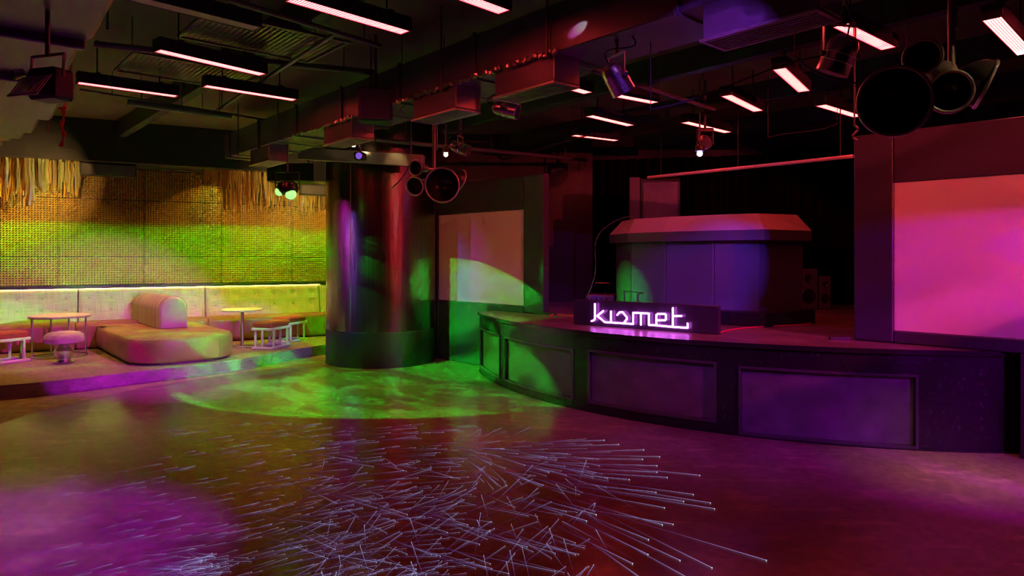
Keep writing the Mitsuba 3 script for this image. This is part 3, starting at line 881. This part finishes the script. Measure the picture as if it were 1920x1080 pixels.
for a, b_ in ((.02, .55), (.62, 2.2), (3.0, 4.5)):
    xs_ = np.linspace(a, b_, int((b_ - a) * 45))
    part(duct, 'foil_tape', tube([DUCT(x, -.012 + rng.uniform(-.008, .006), dz0 + .004 + rng.uniform(-.014, .012)) for x in xs_], [.012 + rng.uniform(0, .012) for _ in xs_], 5), 'mat_foil', label='crinkled foil tape along the lower duct edge')
for qs in (-1.15, .73, 1.90, 3.72, 5.95):
    p0 = qs
    ob = part(duct, 'outlet_box', DUCT.mesh(cbox(p0 - .66, p0, .01, .25, 2.85, dz0 + .005, .006)), 'mat_duct')
    part(ob, 'rim', DUCT.mesh(join(cbox(p0 - .675, p0 + .015, -.005, .02, 2.838, 2.856, .003), cbox(p0 - .675, p0 + .015, .24, .265, 2.838, 2.856, .003), cbox(p0 - .675, p0 - .65, .0, .26, 2.838, 2.856, .003), cbox(p0 - .01, p0 + .015, .0, .26, 2.838, 2.856, .003))), 'mat_steel')
    part(ob, 'louvre', DUCT.mesh(join([cbox(p0 - .64, p0 - .02, y, y + .012, 2.842, 2.85, .002) for y in np.linspace(.04, .22, 6)])), 'mat_steel')
    part(ob, 'foil_collar', DUCT.mesh(join(cbox(p0 - .676, p0 - .664, .0, .26, 2.86, dz0, .004), cbox(p0 - .67, p0 - .655, .02, .24, 2.88, dz0 - .02, .004))), 'mat_foil', label='foil-wrapped end')
for q in (-2.2, .1, 1.4, 2.6, 4.9, 6.3):
    part(duct, 'hanger_rod', join(tube([DUCT(q, -.03, dz0 - .03), DUCT(q, -.03, CEIL)], .008, 6), bar(DUCT(q, -.04, dz0 - .025), DUCT(q, .6, dz0 - .025), .03, .012)), 'mat_pipe')

# stepped duct at top left
LD = Frame(vec(-1.94, 3.35, 0), unit(vec(-3.92, 4.98, 0))[:2], (-.785, -.62))
ld = thing('stepped_duct', 'wide grey stepped duct with ridged joints filling the top left corner', 'air duct')
steps = [(-2.6, .85, 2.86, 0.0), (.87, 1.9, 2.84, .05), (1.92, 3.55, 2.82, .0), (3.57, 4.7, 2.86, .07), (4.72, 5.6, 2.92, .12), (5.62, 6.3, 2.98, .2), (6.32, 7.2, 3.03, .26)]
for a, b_, z, n0 in steps:
    part(ld, 'segment', LD.mesh(cbox(a, b_, n0, 3.2, z, 3.45, .03)), 'mat_duct')
for (a, b_, z, n0) in steps[1:]:
    part(ld, 'joint_ridge', LD.mesh(cbox(a - .035, a + .02, n0 - .012, 3.2, z - .03, z + .03, .008)), 'mat_duct')
part(ld, 'strap', join([tube([LD(x, -.015, 2.82), LD(x, -.015, CEIL)], .008, 6) for x in (.4, 2.6, 4.2)]), 'mat_pipe')
g = at_depth(68, 172, 3.45)
GF = Frame(g[:2], (.95, -.3))
vg = thing('grille_lamp', 'small black floodlight with a white slatted grille under the stepped duct', 'light')
part(vg, 'housing', GF.mesh(moved_z(cbox(-.085, .095, .012, .14, -.03, .13, .015), g[2])), 'mat_black')
for y_, z_ in ((-.07, -.03), (.0, .075)):
    part(vg, 'grille_rail', GF.mesh(moved_z(cbox(-.10, .10, y_ - .006, y_ + .006, z_ - .005, z_ + .005, .002), g[2])), 'mat_cream')
for x in np.linspace(-.095, .095, 10):
    part(vg, 'grille_slat', GF.mesh(moved_z(bar(vec(x, -.07, -.03), vec(x, .0, .075), .009, .006, .001), g[2])), 'mat_cream')
part(vg, 'yoke', tube([GF(-.105, .05, g[2] + .08), GF(-.105, .06, g[2] + .20), GF(.115, .06, g[2] + .20), GF(.115, .05, g[2] + .08)], .009, 8), 'mat_cream', smooth=40)
part(vg, 'stem', tube([GF(0, .06, g[2] + .20), GF(0, .06, 2.862)], .012, 8), 'mat_pipe', smooth=40)
part(vg, 'clip', orient(lathe([[0, -.03], [.022, -.03], [.026, .02], [0, .03]], 16), GF(-.13, .0, g[2] + .1), vec(-.4, -.5, -.3)), 'mat_chrome', smooth=30)
for x0, y0, x1, y1, lab in ((432, 52, 560, 92, 'square of expanded metal mesh fixed to the ceiling behind the unlit light bar'), (318, 118, 392, 150, 'square of expanded metal mesh fixed to the ceiling behind the left light bars')):
    p0 = at_height((x0 + x1) / 2, (y0 + y1) / 2, 3.49)
    MF_ = Frame(p0[:2], D2[:2])
    k = thing('mesh_panel', lab, 'mesh panel')
    part(k, 'frame', MF_.mesh(join(*[cbox(a_, b_, c_, d_, 3.47, 3.495, .003) for a_, b_, c_, d_ in ((-.6, .6, -.42, -.39), (-.6, .6, .39, .42), (-.6, -.57, -.39, .39), (.57, .6, -.39, .39))])), 'mat_pipe')
    part(k, 'mesh', MF_.mesh(join(*[bar(vec(x, -.39, 3.482), vec(x + q_, .39, 3.482), .006, .004, 0) for x in np.arange(-.56, .56, .045) for q_ in (-.0, .02)] + [bar(vec(-.57, y, 3.486), vec(.57, y, 3.486), .006, .004, 0) for y in np.arange(-.38, .39, .045)])), 'mat_steel', kind='stuff')

pipes = [((633, 60), (397, 214), 3.43, .022, 'grey conduit pipe running diagonally left of the duct'), ((425, -2), (712, 86), 3.36, .02, 'thin pale conduit crossing above the unlit light bar'),
         ((177, 83), (700, 136), 3.47, .03, 'dark sprinkler pipe crossing behind the left light bars'), ((150, 168), (560, 235), 3.475, .014, 'thin conduit crossing above the bulkhead'),
         ((240, 192), (433, 218), 3.35, .042, 'fat dark pipe hanging before the bulkhead'), ((1112, 133), (1340, 205), 3.3, .02, 'thin conduit behind the mirrored spotlight right of the duct'),
         ((560, 330), (300, 318), 3.07, .012, 'thin cable tube running under the bulkhead'), ((705, 262), (1100, 300), 3.2, .03, 'dark pipe over the left projection screen'), ((880, 318), (1110, 250), 3.3, .02, 'thin pipe behind the horn speakers above the left screen')]
for (x0, y0), (x1, y1), z, r, lab in pipes:
    a, b_ = at_height(x0, y0, z), at_height(x1, y1, z)
    k = thing('conduit_pipe', lab, 'pipe')
    part(k, 'pipe', tube([a, b_], r, 10), 'mat_pipe', smooth=True)
    for w in (.12, .5, .88):
        q = a + (b_ - a) * w
        part(k, 'hanger', tube([q + vec(0, 0, r * .5), vec(q[0], q[1], CEIL)], .006, 6), 'mat_pipe')

# ------------------------------------------------------------------ red LED panels
def led_pattern(p, n, uv):
    u, v = uv.x * 44, uv.y * 6
    du, dv = u - dr.floor(u) - 0.5, v - dr.floor(v) - 0.5
    d = smoothstep(0.5, 0.2, dr.sqrt(du * du + dv * dv))
    e = smoothstep(0.03, 0.11, dr.minimum(dr.minimum(uv.y, 1 - uv.y), 8 * dr.minimum(uv.x, 1 - uv.x)))
    return mix((14.0, 0.06, 0.22), (26.0, 2.1, 1.6), d * e)


def led_pattern_white(p, n, uv):
    u, v = uv.x * 44, uv.y * 6
    du, dv = u - dr.floor(u) - 0.5, v - dr.floor(v) - 0.5
    d = smoothstep(0.5, 0.2, dr.sqrt(du * du + dv * dv))
    return mix((14.0, 0.3, 0.3), (26.0, 3.0, 2.6), d) + mi.Color3f(-2.5, 1.5, 2.5) * smoothstep(0.85, 1.0, uv.x)


LED_Z = EYE + 1.7
LED_MAT = {'type': 'twosided', 'bsdf': {'type': 'diffuse', 'reflectance': rgb(.05, .04, .04)}}
scene['mat_led'] = LED_MAT
LEN, WID = .935, .112


def led_bar(a, b, c, d, label, length=None, lit=True, end=False, direction=None, pattern=led_pattern):
    """Corners of the lit face on the plane of the lamps: a, b at its start, c, d at its far end; end=True: only the far end is seen."""
    pc, pd = at_height(*c, LED_Z), at_height(*d, LED_Z)
    m2 = (pc + pd) / 2
    if end:
        u = unit(D2 * .98 + D1 * .08) if direction is None else unit(direction)
        m1 = m2 - u * (length or LEN)
    else:
        m1 = (at_height(*a, LED_Z) + at_height(*b, LED_Z)) / 2
        u = unit(m2 - m1)
    L_ = np.linalg.norm(m2 - m1)
    F_ = Frame(m1, u[:2]); F_.o[2] = LED_Z
    k = thing('led_bar', label, 'light', 'red LED bars under the ceiling')
    h = WID / 2
    part(k, 'housing', F_.mesh(join(cbox(-.015, L_ + .015, -h - .012, -h, -.004, .10, .003), cbox(-.015, L_ + .015, h, h + .012, -.004, .10, .003), cbox(-.015, 0, -h, h, -.004, .10, .003), cbox(L_, L_ + .015, -h, h, -.004, .10, .003), cbox(-.015, L_ + .015, -h - .012, h + .012, .09, .104, .003))), 'mat_black')
    v = np.array([F_(x, y, 0) for x, y in ((0, -h), (L_, -h), (L_, h), (0, h))])
    pl = trimesh.Trimesh(v, [[0, 2, 1], [0, 3, 2]], process=False)
    if pl.face_normals[0][2] > 0: pl.invert()
    uv = np.array([[0, 0], [1, 0], [1, 1], [0, 1]], float)
    kw = {'emitter': emit(proc(pattern))} if lit else {}
    part(k, 'led_face', pl, 'mat_led' if lit else 'mat_cream', uv=uv, label='lit LED face' if lit else 'unlit diffuser face', **kw)
    for x in (L_ * .18, L_ * .82):
        part(k, 'hanger', join(tube([F_(x, 0, .10), F_(x, 0, CEIL - LED_Z)], .007, 6), F_.mesh(cbox(x - .02, x + .02, -.07, .07, .10, .118, .003))), 'mat_black')
    return k


led_bar((290, 99), (301.7, 90.7), (496.7, 136.7), (488, 143), 'red LED bar with visible lamp dots, second nearest in the upper left')
led_bar((144, 157.5), (150, 153), (332.7, 178.5), (328, 182.5), 'red LED bar seen almost edge-on, leftmost of all')
led_bar((382.3, 163), (387, 159.5), (555, 185.5), (550, 189.5), 'red LED bar seen almost edge-on, nearest to the green effect light')
led_bar(None, None, (766.7, 58.3), (753, 64), 'large red LED bar cut by the top edge, left of the air duct', end=True)
led_bar(None, None, (957, 17), (933, 28), 'large red LED bar cut by the top edge, directly before the air duct', end=True)
led_bar(None, None, (801, 226), (795, 229), 'red LED bar half hidden between the black box and a duct outlet', end=True, length=.72)
led_bar(None, None, (1395, 81), (1367, 87), 'short visible end of a red LED bar under the rightmost duct outlet', end=True)
led_bar(None, None, (1108, 173.3), (1097, 175.7), 'red LED bar emerging from behind the middle duct outlet', end=True)
led_bar((1147, 180.5), (1166, 178), (1237, 191.5), (1218, 194), 'red LED bar just below the mirrored spotlight beside the duct')
led_bar((1097, 218.3), (1113, 216), (1190, 233.8), (1175, 237.3), 'red LED bar over the left part of the stage, middle of three in a column')
led_bar((1069, 255), (1082, 252.5), (1159, 261.5), (1153, 265.5), 'red LED bar over the left part of the stage, lowest of all in the photo')
led_bar((1352.6, 179.7), (1370.8, 178.4), (1430.7, 207.8), (1412.5, 209), 'red LED bar over the stage between the steep bar and the blue lamp')
led_bar((1449, 129.5), (1473, 128), (1518, 171), (1497, 172), 'steeply turned red LED bar over the middle of the stage front')
led_bar((1561, 50), (1591, 44.5), (1677, 90), (1655, 92), 'large red LED bar with dot grid beside the right spotlight')
led_bar((1275.8, 230.5), (1292, 227.5), (1373, 247.4), (1356.5, 249.5), 'red LED bar directly above the blue star lamp')
led_bar((1529.5, 198), (1547.5, 196.5), (1614.5, 218), (1604, 219.5), 'red LED bar just left of the largest right horn speaker')
led_bar((1843.8, 39.5), (1876, 30.5), (1938, 98), (1908, 104), 'brightest whitish red LED bar at the right edge of the photo', pattern=led_pattern_white)
led_bar(None, None, (487, 50), (474, 58), 'unlit grey LED bar in the upper left beside the stepped duct', end=True, lit=False, length=1.1)

# ------------------------------------------------------------------ spotlights (mirrored cans)
def par_can(c, axis, r, length, label, up=3.3, side=None):
    axis = unit(axis)
    k = thing('spotlight', label, 'spotlight', 'mirrored spotlights under the ceiling')
    L_ = length
    part(k, 'can', orient(lathe([[0, -L_ * .5], [r * .5, -L_ * .5], [r * .78, -L_ * .42], [r * .93, -L_ * .28], [r * .95, -L_ * .05], [r * 1.02, -L_ * .05], [r * 1.02, -L_ * .01], [r * .97, .0], [r * .97, L_ * .16], [r * 1.0, L_ * .165], [r * 1.0, L_ * .2], [r * .97, L_ * .21], [r, L_ * .5], [r * .9, L_ * .5], [r * .86, L_ * .1], [0, L_ * .05]], 40), c, axis), 'mat_chrome', smooth=25)
    part(k, 'lens', orient(lathe([[0, L_ * .14], [r * .5, L_ * .12], [r * .86, L_ * .08], [0, L_ * .07]], 24), c, axis), 'mat_black_gloss', smooth=30)
    sd = unit(np.cross(axis, vec(0, 0, 1)) if side is None else side)
    w = r * 1.18
    top = c + vec(0, 0, r * 1.9)
    part(k, 'yoke', join(bar(c + sd * w - vec(0, 0, .01), top + sd * w, .03, .006, .002), bar(c - sd * w - vec(0, 0, .01), top - sd * w, .03, .006, .002), bar(top - sd * (w + .003), top + sd * (w + .003), .03, .006, .002)), 'mat_steel')
    for q in (-1, 1):
        part(k, 'knob', orient(lathe([[0, -.01], [.016, -.01], [.016, .012], [0, .014]], 14), c + sd * (w + .008) * q, sd * q), 'mat_black')
    part(k, 'clamp', tube([top, vec(top[0], top[1], up)], .014, 8), 'mat_pipe', smooth=True)
    cb = spline([c - axis * L_ * .5, c - axis * L_ * .75 + vec(0, 0, .03), top + sd * w + vec(0, 0, .02), vec(top[0] + .02, top[1], top[2] + .2)], 20)
    part(k, 'lead', tube(cb, .005, 6), 'mat_black', smooth=True)


par_can(at_depth(1156, 147, 4.55), vec(.45, .2, -.75), .082, .21, 'mirrored spotlight tilted downwards beside the middle duct outlet', up=3.052)
par_can(at_depth(948, 205, 5.9), vec(.85, -.3, -.25), .068, .23, 'mirrored spotlight with a green streak, hanging right of the small duct outlet', up=3.052)
par_can(at_depth(863, 278, 7.3), vec(.85, -.25, -.35), .066, .21, 'small mirrored spotlight above the left horn speakers', up=CEIL)
par_can(at_depth(1574, 103, 4.0), vec(-.3, .25, -.9), .093, .22, 'mirrored spotlight at the right, left of the horn speakers', up=CEIL, side=vec(1, .3, 0))

# ------------------------------------------------------------------ horn speaker clusters
def horn(parent, c, axis, R, depth=None):
    """A trumpet-shaped bell with its mouth centre at c, opening along axis."""
    L_ = depth or R * 1.15
    f = lambda z: R * (0.16 + 0.84 * (1 - (1 - z) ** 2.0) ** 0.62)
    zs = np.linspace(0, 1, 22)
    out = [[f(z), -L_ + L_ * z] for z in zs]
    inn = [[f(z) - .006, -L_ + .008 + (L_ - .008) * z] for z in zs][::-1]
    k = part(parent, 'horn', orient(lathe([[0, -L_]] + out + [[R + .006, .004], [R + .004, .012], [R - .006, .008]] + inn + [[0, -L_ + .01]], 56), c, axis), 'mat_horn', smooth=35, label='glossy black horn bell')
    part(k, 'rim', orient(trimesh.creation.torus(R, .010, major_sections=64, minor_sections=10), c + unit(axis) * .006, axis), 'mat_chrome_dark', smooth=True)
    part(k, 'driver', orient(lathe([[0, -L_ - .13], [R * .42, -L_ - .13], [R * .5, -L_ - .11], [R * .5, -L_ - .03], [R * .3, -L_], [0, -L_]], 32), c, axis), 'mat_steel', smooth=30)
    return c - unit(axis) * (L_ + .06)


principled('mat_horn', (0.05, 0.045, 0.045), 0.24, metallic=0.6, specular=0.8)
principled('mat_chrome_dark', (0.85, 0.8, 0.82), 0.42, metallic=1.0)


def horn_cluster(Y, pole_px, horns, label, pole_low):
    k = thing('horn_speaker', label, 'horn speaker')
    pb = at_depth(pole_px, pole_low, Y + .32)
    part(k, 'pole', join(tube([pb, vec(pb[0], pb[1], CEIL)], .020, 12), tube([pb + vec(.03, .01, .3), vec(pb[0] + .03, pb[1] + .01, CEIL)], .010, 8)), 'mat_steel', smooth=30)
    for px, py, dY, R, axis in horns:
        back = horn(k, at_depth(px, py, Y + dY), axis, R)
        z = min(max(back[2], pb[2] + .02), pb[2] + .5)
        part(k, 'bracket', bar(back, vec(pb[0], pb[1], z), .03, .02, .003), 'mat_steel')


horn_cluster(3.6, 1784, [(1677, 190, 0, .178, (-.28, -1, -.12)), (1730, 107, .12, .092, (-.75, -1, -.15)), (1781, 172, .05, .107, (-.35, -1, -.25)), (1846, 158, .12, .128, (.95, -.45, -.45))],
             'cluster of four glossy black horn speakers on a pole at the upper right', 150)
horn_cluster(7.5, 814, [(829, 347, 0, .188, (-.1, -1, -.15)), (778, 349, .05, .102, (-.4, -1, -.25)), (780, 315, .12, .083, (-.5, -1, -.1)), (862, 338, .35, .12, (.8, .5, -.3))],
             'cluster of glossy black horn speakers on a pole before the left screen', 330)

# ------------------------------------------------------------------ green effect light
gp = vec(*GREEN_AT)
ge = thing('effect_light', 'black double-lens effect light glowing green before the gold wall', 'effect light')
part(ge, 'body', moved(lathe([[0, -.075], [.08, -.07], [.125, -.03], [.135, .02], [.12, .08], [.07, .11], [0, .115]], 36), gp + vec(0, 0, .06)), 'mat_black_gloss', smooth=40)
for dx, dz, r, ax_ in ((-.10, .02, .05, (-.75, -.55, -.45)), (.065, -.015, .068, (.45, -.65, -.7))):
    o = gp + vec(dx, -.06, dz)
    part(ge, 'lens', orient(lathe([[0, .035], [r * .5, .03], [r * .85, .015], [r, -.005], [r, -.04], [0, -.04]], 32), o, vec(*ax_)), 'mat_white_paint', smooth=40, label='glowing green lens', emitter=emit(rgb(.4, 3.2, .3), .3))
part(ge, 'yoke', join(bar(gp + vec(-.15, 0, .08), gp + vec(-.15, 0, .28), .03, .008), bar(gp + vec(.15, 0, .08), gp + vec(.15, 0, .28), .03, .008), bar(gp + vec(-.155, 0, .28), gp + vec(.155, 0, .28), .03, .008)), 'mat_black')
part(ge, 'rod', tube([gp + vec(0, 0, .28), vec(gp[0], gp[1], 3.052)], .012, 8), 'mat_pipe', smooth=True)

# ------------------------------------------------------------------ small lamps
def small_lamp(px, py, Y, rgbv, label, r=.028, power=None):
    c = at_depth(px, py, Y)
    k = thing('small_lamp', label, 'lamp')
    m = trimesh.creation.icosphere(3, r); m.apply_translation(c)
    part(k, 'bulb', m, 'mat_white_paint', smooth=True, emitter=emit(rgb(*rgbv), .6))
    part(k, 'socket', moved(lathe([[r * .4, r * .6], [r * 1.6, r * .9], [r * 1.6, .09], [.012, .11], [0, .11], [0, r * 1.05], [r * .4, r * 1.02], [r * .4, r * .6]], 24), c), 'mat_black', smooth=30)
    part(k, 'stem', tube([c + vec(0, 0, .1), vec(c[0], c[1], CEIL)], .009, 8), 'mat_pipe')


small_lamp(663, 272, 9.2, (60, 40, 18), 'bright warm bare lamp above the left edge of the column')
small_lamp(836, 290, 8.6, (40, 26, 12), 'warm lamp glowing behind the left horn speakers')
small_lamp(1312, 288, 8.2, (14, 14, 90), 'intense blue-violet lamp hanging over the stage booth', r=.034)
cm = at_depth(673, 292, 9.0)
cam = thing('ceiling_projector', 'small black projector with a violet lens beside the warm lamp over the column', 'projector')
part(cam, 'body', moved(cbox(-.07, .07, 0, .16, -.045, .05, .012), cm), 'mat_black')
part(cam, 'lens', orient(lathe([[0, .012], [.028, .008], [.04, -.002], [.044, -.03], [0, -.03]], 24), cm + vec(0, -.02, 0), vec(0.05, -1, 0)), 'mat_white_paint', smooth=30, label='violet glowing lens', emitter=emit(rgb(.12, .06, .6), .05))
part(cam, 'mount', tube([cm + vec(0, .08, .05), vec(cm[0], cm[1] + .08, CEIL)], .014, 8), 'mat_pipe')

# blue lamp's fixture body
bc = at_depth(1322, 266, 8.3)
mh = thing('moving_head', 'dark red-lit moving head fixture above the blue-violet lamp', 'spotlight')
part(mh, 'head', orient(lathe([[0, -.1], [.055, -.09], [.07, -.03], [.075, .07], [.065, .085], [0, .085]], 28), bc, vec(-.1, -.8, -.5)), 'mat_booth', smooth=35)
part(mh, 'base', moved(cbox(-.09, .09, -.06, .06, .11, .16, .01), bc), 'mat_black')
for x0_ in (.08, -.1):
    part(mh, 'arm', moved(cbox(x0_, x0_ + .02, -.03, .03, -.04, .14, .006), bc), 'mat_black')
part(mh, 'mount', tube([bc + vec(0, 0, .15), vec(bc[0], bc[1], CEIL)], .016, 8), 'mat_pipe')

# ------------------------------------------------------------------ boxes at the ceiling round the column
k = thing('hanging_speaker', 'square black speaker hung beside the duct above the column', 'speaker')
HF = Frame(at_depth(671, 225, 6.5)[:2], (1, .12))
part(k, 'cabinet', HF.mesh(cbox(0, .32, 0, .2, at_depth(671, 225, 6.5)[2], at_depth(671, 162, 6.5)[2], .012)), 'mat_black')
part(k, 'grille', HF.mesh(cbox(.02, .30, -.012, 0, at_depth(671, 222, 6.5)[2], at_depth(671, 165, 6.5)[2], .006)), 'mat_mesh_cloth')
part(k, 'bracket', tube([HF(.16, .08, at_depth(671, 163, 6.5)[2]), HF(.16, .08, CEIL)], .014, 8), 'mat_pipe')
ca, cb_ = at_depth(562, 288, 9.6), at_depth(795, 302, 9.35)
k = thing('metal_channel', 'grey metal channel beam running across the top of the column', 'beam')
part(k, 'channel', join(bar(ca, cb_, .12, .16, .006)), 'mat_steel')
part(k, 'flange', bar(ca - vec(0, .07, .085), cb_ - vec(0, .07, .085), .03, .012), 'mat_steel')
part(k, 'rod', join([tube([ca + (cb_ - ca) * w + vec(0, 0, .07), np.r_[(ca + (cb_ - ca) * w)[:2], CEIL]], .01, 6) for w in (.1, .9)]), 'mat_pipe')
k = thing('ceiling_unit', 'black air unit with a pale lit end plate left of the column top', 'air unit')
uF = Frame(at_depth(500, 338, 10.7)[:2], (1, -.02))
z0, z1 = at_depth(500, 340, 10.7)[2], at_depth(500, 306, 10.7)[2]
part(k, 'housing', uF.mesh(cbox(0, .74, 0, .45, z0, z1, .012)), 'mat_black')
part(k, 'end_plate', uF.mesh(cbox(.745, .97, -.02, .42, z0 - .01, z1 + .04, .008)), 'mat_cream', label='pale lit end plate')
part(k, 'rod', join([tube([uF(x, .2, z1), uF(x, .2, CEIL)], .01, 6) for x in (.1, .6)]), 'mat_pipe')

# ------------------------------------------------------------------ ribbon and cables
ra = at_depth(117, 205, 6.6)
k = thing('red_ribbon', 'red ribbon dangling from a bar beside the stepped duct', 'ribbon')
part(k, 'ribbon', loft([[q + vec(-w, 0, 0), q + vec(w, .004, 0), q + vec(w, .008, 0), q + vec(-w, .004, 0)] for q, w in [(ra + vec(.012 * math.sin(z * 31), 0, -z), .014 + .008 * math.sin(z * 60)) for z in np.linspace(0, .36, 20)]]), 'mat_red_ribbon')
part(k, 'bar', join(bar(ra + vec(-.16, 0, .01), ra + vec(.05, 0, .01), .02), tube([ra + vec(.02, 0, .01), vec(ra[0] + .02, ra[1], CEIL)], .008, 6)), 'mat_red_ribbon')
for pts_, Y, r, lab in ((((1220, 205), (1330, 175), (1440, 132), (1540, 105)), 4.6, .006, 'loose black cable sagging between the LED bars over the stage'),
                        (((1490, 105), (1540, 140), (1600, 155), (1700, 150)), 4.3, .006, 'loose black cable sagging behind the right horn speakers'),
                        (((770, 285), (765, 315), (748, 340), (735, 352)), 9.5, .008, 'thin black cable hanging down the right side of the column'),
                        (((1440, 258), (1480, 250), (1525, 245), (1570, 232)), 7.6, .006, 'thin cable strung above the pale stage pipe')):
    q = [at_depth(x, y, Y) for x, y in pts_]
    q[0] = q[0]; ends = []
    m = [tube(spline(q, 30), r, 6)]
    for e in (q[0], q[-1]) if Y < 9 else (q[0],):
        m.append(tube([e, vec(e[0], e[1], CEIL)], r * .5, 6))
    single('hanging_cable', lab, 'cable', join(m), 'mat_black', smooth=40)
for px, y0, Y, lab in ((754, 190, 6.4, 'thin hanging rod with a hook at the near end of the small duct outlet'), (833, 232, 6.6, 'thin red-lit hanging hook below the small duct outlet'), (1602, 235, 5.0, 'short hanging pull cord beside the largest right horn speaker')):
    q = at_depth(px, y0, Y)
    single('hanging_hook', lab, 'hook', join(tube([vec(q[0], q[1], 3.31 if px == 1602 else CEIL), q], .006, 6), tube(spline([q, q + vec(.02, 0, -.04), q + vec(-.01, 0, -.07), q + vec(.02, 0, -.11)], 12), .008, 6)), 'mat_pipe', smooth=40)

# ------------------------------------------------------------------ fan of light strands on the dance floor: trails of moving light, modelled as emitting ribbons
C0 = at_height(860, 842)[:2]
trails, tips, cols = [], [], []


def trail(tip, direction, length, w):  # one trail of moving light, built as a thin glowing ribbon
    d = unit(np.r_[direction, 0])
    sd = vec(-d[1], d[0], 0)
    tip = np.r_[tip, 0]
    tail = tip - d * length
    hs = .004
    pts_ = [tail + vec(0, 0, .002), (tail + tip) / 2 + vec(0, 0, .003), tip + vec(0, 0, hs)]
    ww = [w * .35, w * .6, w * .85]
    v, c = [], []
    for q, x, col in zip(pts_, ww, (0.03, .22, .8)):
        v += [q - sd * x, q + sd * x, q + vec(0, 0, x * .9)]
        c += [col] * 3
    f = []
    for a in (0, 3):
        for i in range(3):
            j = (i + 1) % 3
            f += [[a + i, a + j, a + 3 + j], [a + i, a + 3 + j, a + 3 + i]]
    trails.append((np.array(v), np.array(f), np.array(c)))
    m = trimesh.creation.icosphere(1, w * 1.25); m.apply_scale((1, 1, .7)); m.apply_translation(tip + vec(0, 0, .004))
    tips.append(m)


R_ = random.Random(11)
# long strands fanning out to the right
for tx, ty, bx, by in ((1437, 1052, 1130, 960), (1335, 1066, 1120, 958), (1340, 955, 1120, 920), (1332, 944, 1060, 900), (1312, 892, 1080, 868), (1246, 953, 1040, 915), (1282, 941, 1000, 900), (1230, 924, 1010, 900), (1262, 984, 1040, 945),
                       (1237, 857, 1060, 853), (1207, 844, 1000, 850), (1232, 874, 1020, 868), (1251, 896, 1000, 880), (1232, 886, 1010, 875), (1180, 900, 960, 880), (1216, 1013, 1060, 950), (1275, 1052, 1090, 965), (1215, 1041, 1050, 960),
                       (1186, 1058, 1040, 985), (1160, 834, 960, 840), (1133, 826, 960, 832), (1242, 985, 1050, 930), (1205, 862, 990, 858), (1206, 1088, 1060, 985), (1290, 1085, 1110, 985), (1100, 978, 930, 925), (1118, 966, 950, 920), (1300, 928, 1100, 900)):
    a, b_ = at_height(tx, ty)[:2], at_height(bx, by)[:2]
    trail(a, a - b_, np.linalg.norm(a - b_), .0026)
for k in range(760):
    # short strands over the whole spray, bright tips away from the camera and to the right
    px, py = R_.uniform(120, 1150), R_.uniform(792, 1078)
    if (px < 300 and py < 880) or (px > 1000 and py < 822): continue
    if px < 480 and R_.random() < .55: continue
    a = at_height(px, py)[:2]
    if px > 900:
        if py > 930: continue
        d = a - C0
        th = math.atan2(d[1], d[0]) + R_.gauss(0, .12)
        ln = R_.uniform(.2, .7)
    else:
        th = math.radians(38 - 30 * max(0, (px - 560) / 340)) + R_.gauss(0, .10)
        ln = R_.uniform(.08, .30) if px < 640 else R_.uniform(.12, .45)
    trail(a, (math.cos(th), math.sin(th)), ln, R_.uniform(.0007, .0013) * (1.0 if py > 900 else 1.25))
for k in range(210):
    # crossing strands in the middle, tips towards the stage
    px, py = R_.uniform(600, 1120), R_.uniform(858, 1078)
    a = at_height(px, py)[:2]
    th = math.radians(R_.choice((52, 62, 75, 100, -28, -40)) + R_.gauss(0, 9))
    trail(a, (math.cos(th), math.sin(th)), R_.uniform(.25, .8), R_.uniform(.0009, .0017))
for k in range(60):
    px, py = R_.gauss(400, 30), R_.gauss(1058, 14)
    a = at_height(px, py)[:2]
    th = math.radians(20) + R_.gauss(0, .35)
    trail(a, (math.cos(th), math.sin(th)), R_.uniform(.15, .4), .0011)
off, V, Fc, Cc = 0, [], [], []
for v, f, c in trails:
    V.append(v); Fc.append(f + off); Cc.append(c); off += len(v)
Cc = np.concatenate(Cc)[:, None]
colr = (np.array([[.55, .10, 1.0]]) * (1 - Cc) + np.array([[.60, .66, 1.2]]) * Cc) * (Cc * .72 + .02)
fan = thing('light_trail_spray', 'spray of hair-thin glowing violet strands modelling moving light, with bright tips fanned out over the dance floor', 'light strands', kind='stuff')
scene[fan] = mikit.ply((np.vstack(V), np.vstack(Fc)), 'mat_led', color=colr, emitter=emit({'type': 'mesh_attribute', 'name': 'vertex_color'}, .02))
part(fan, 'tip', join(tips), 'mat_led', kind='stuff', label='bright bluish strand tips', emitter=emit(rgb(1.0, 1.35, 1.7), .02))
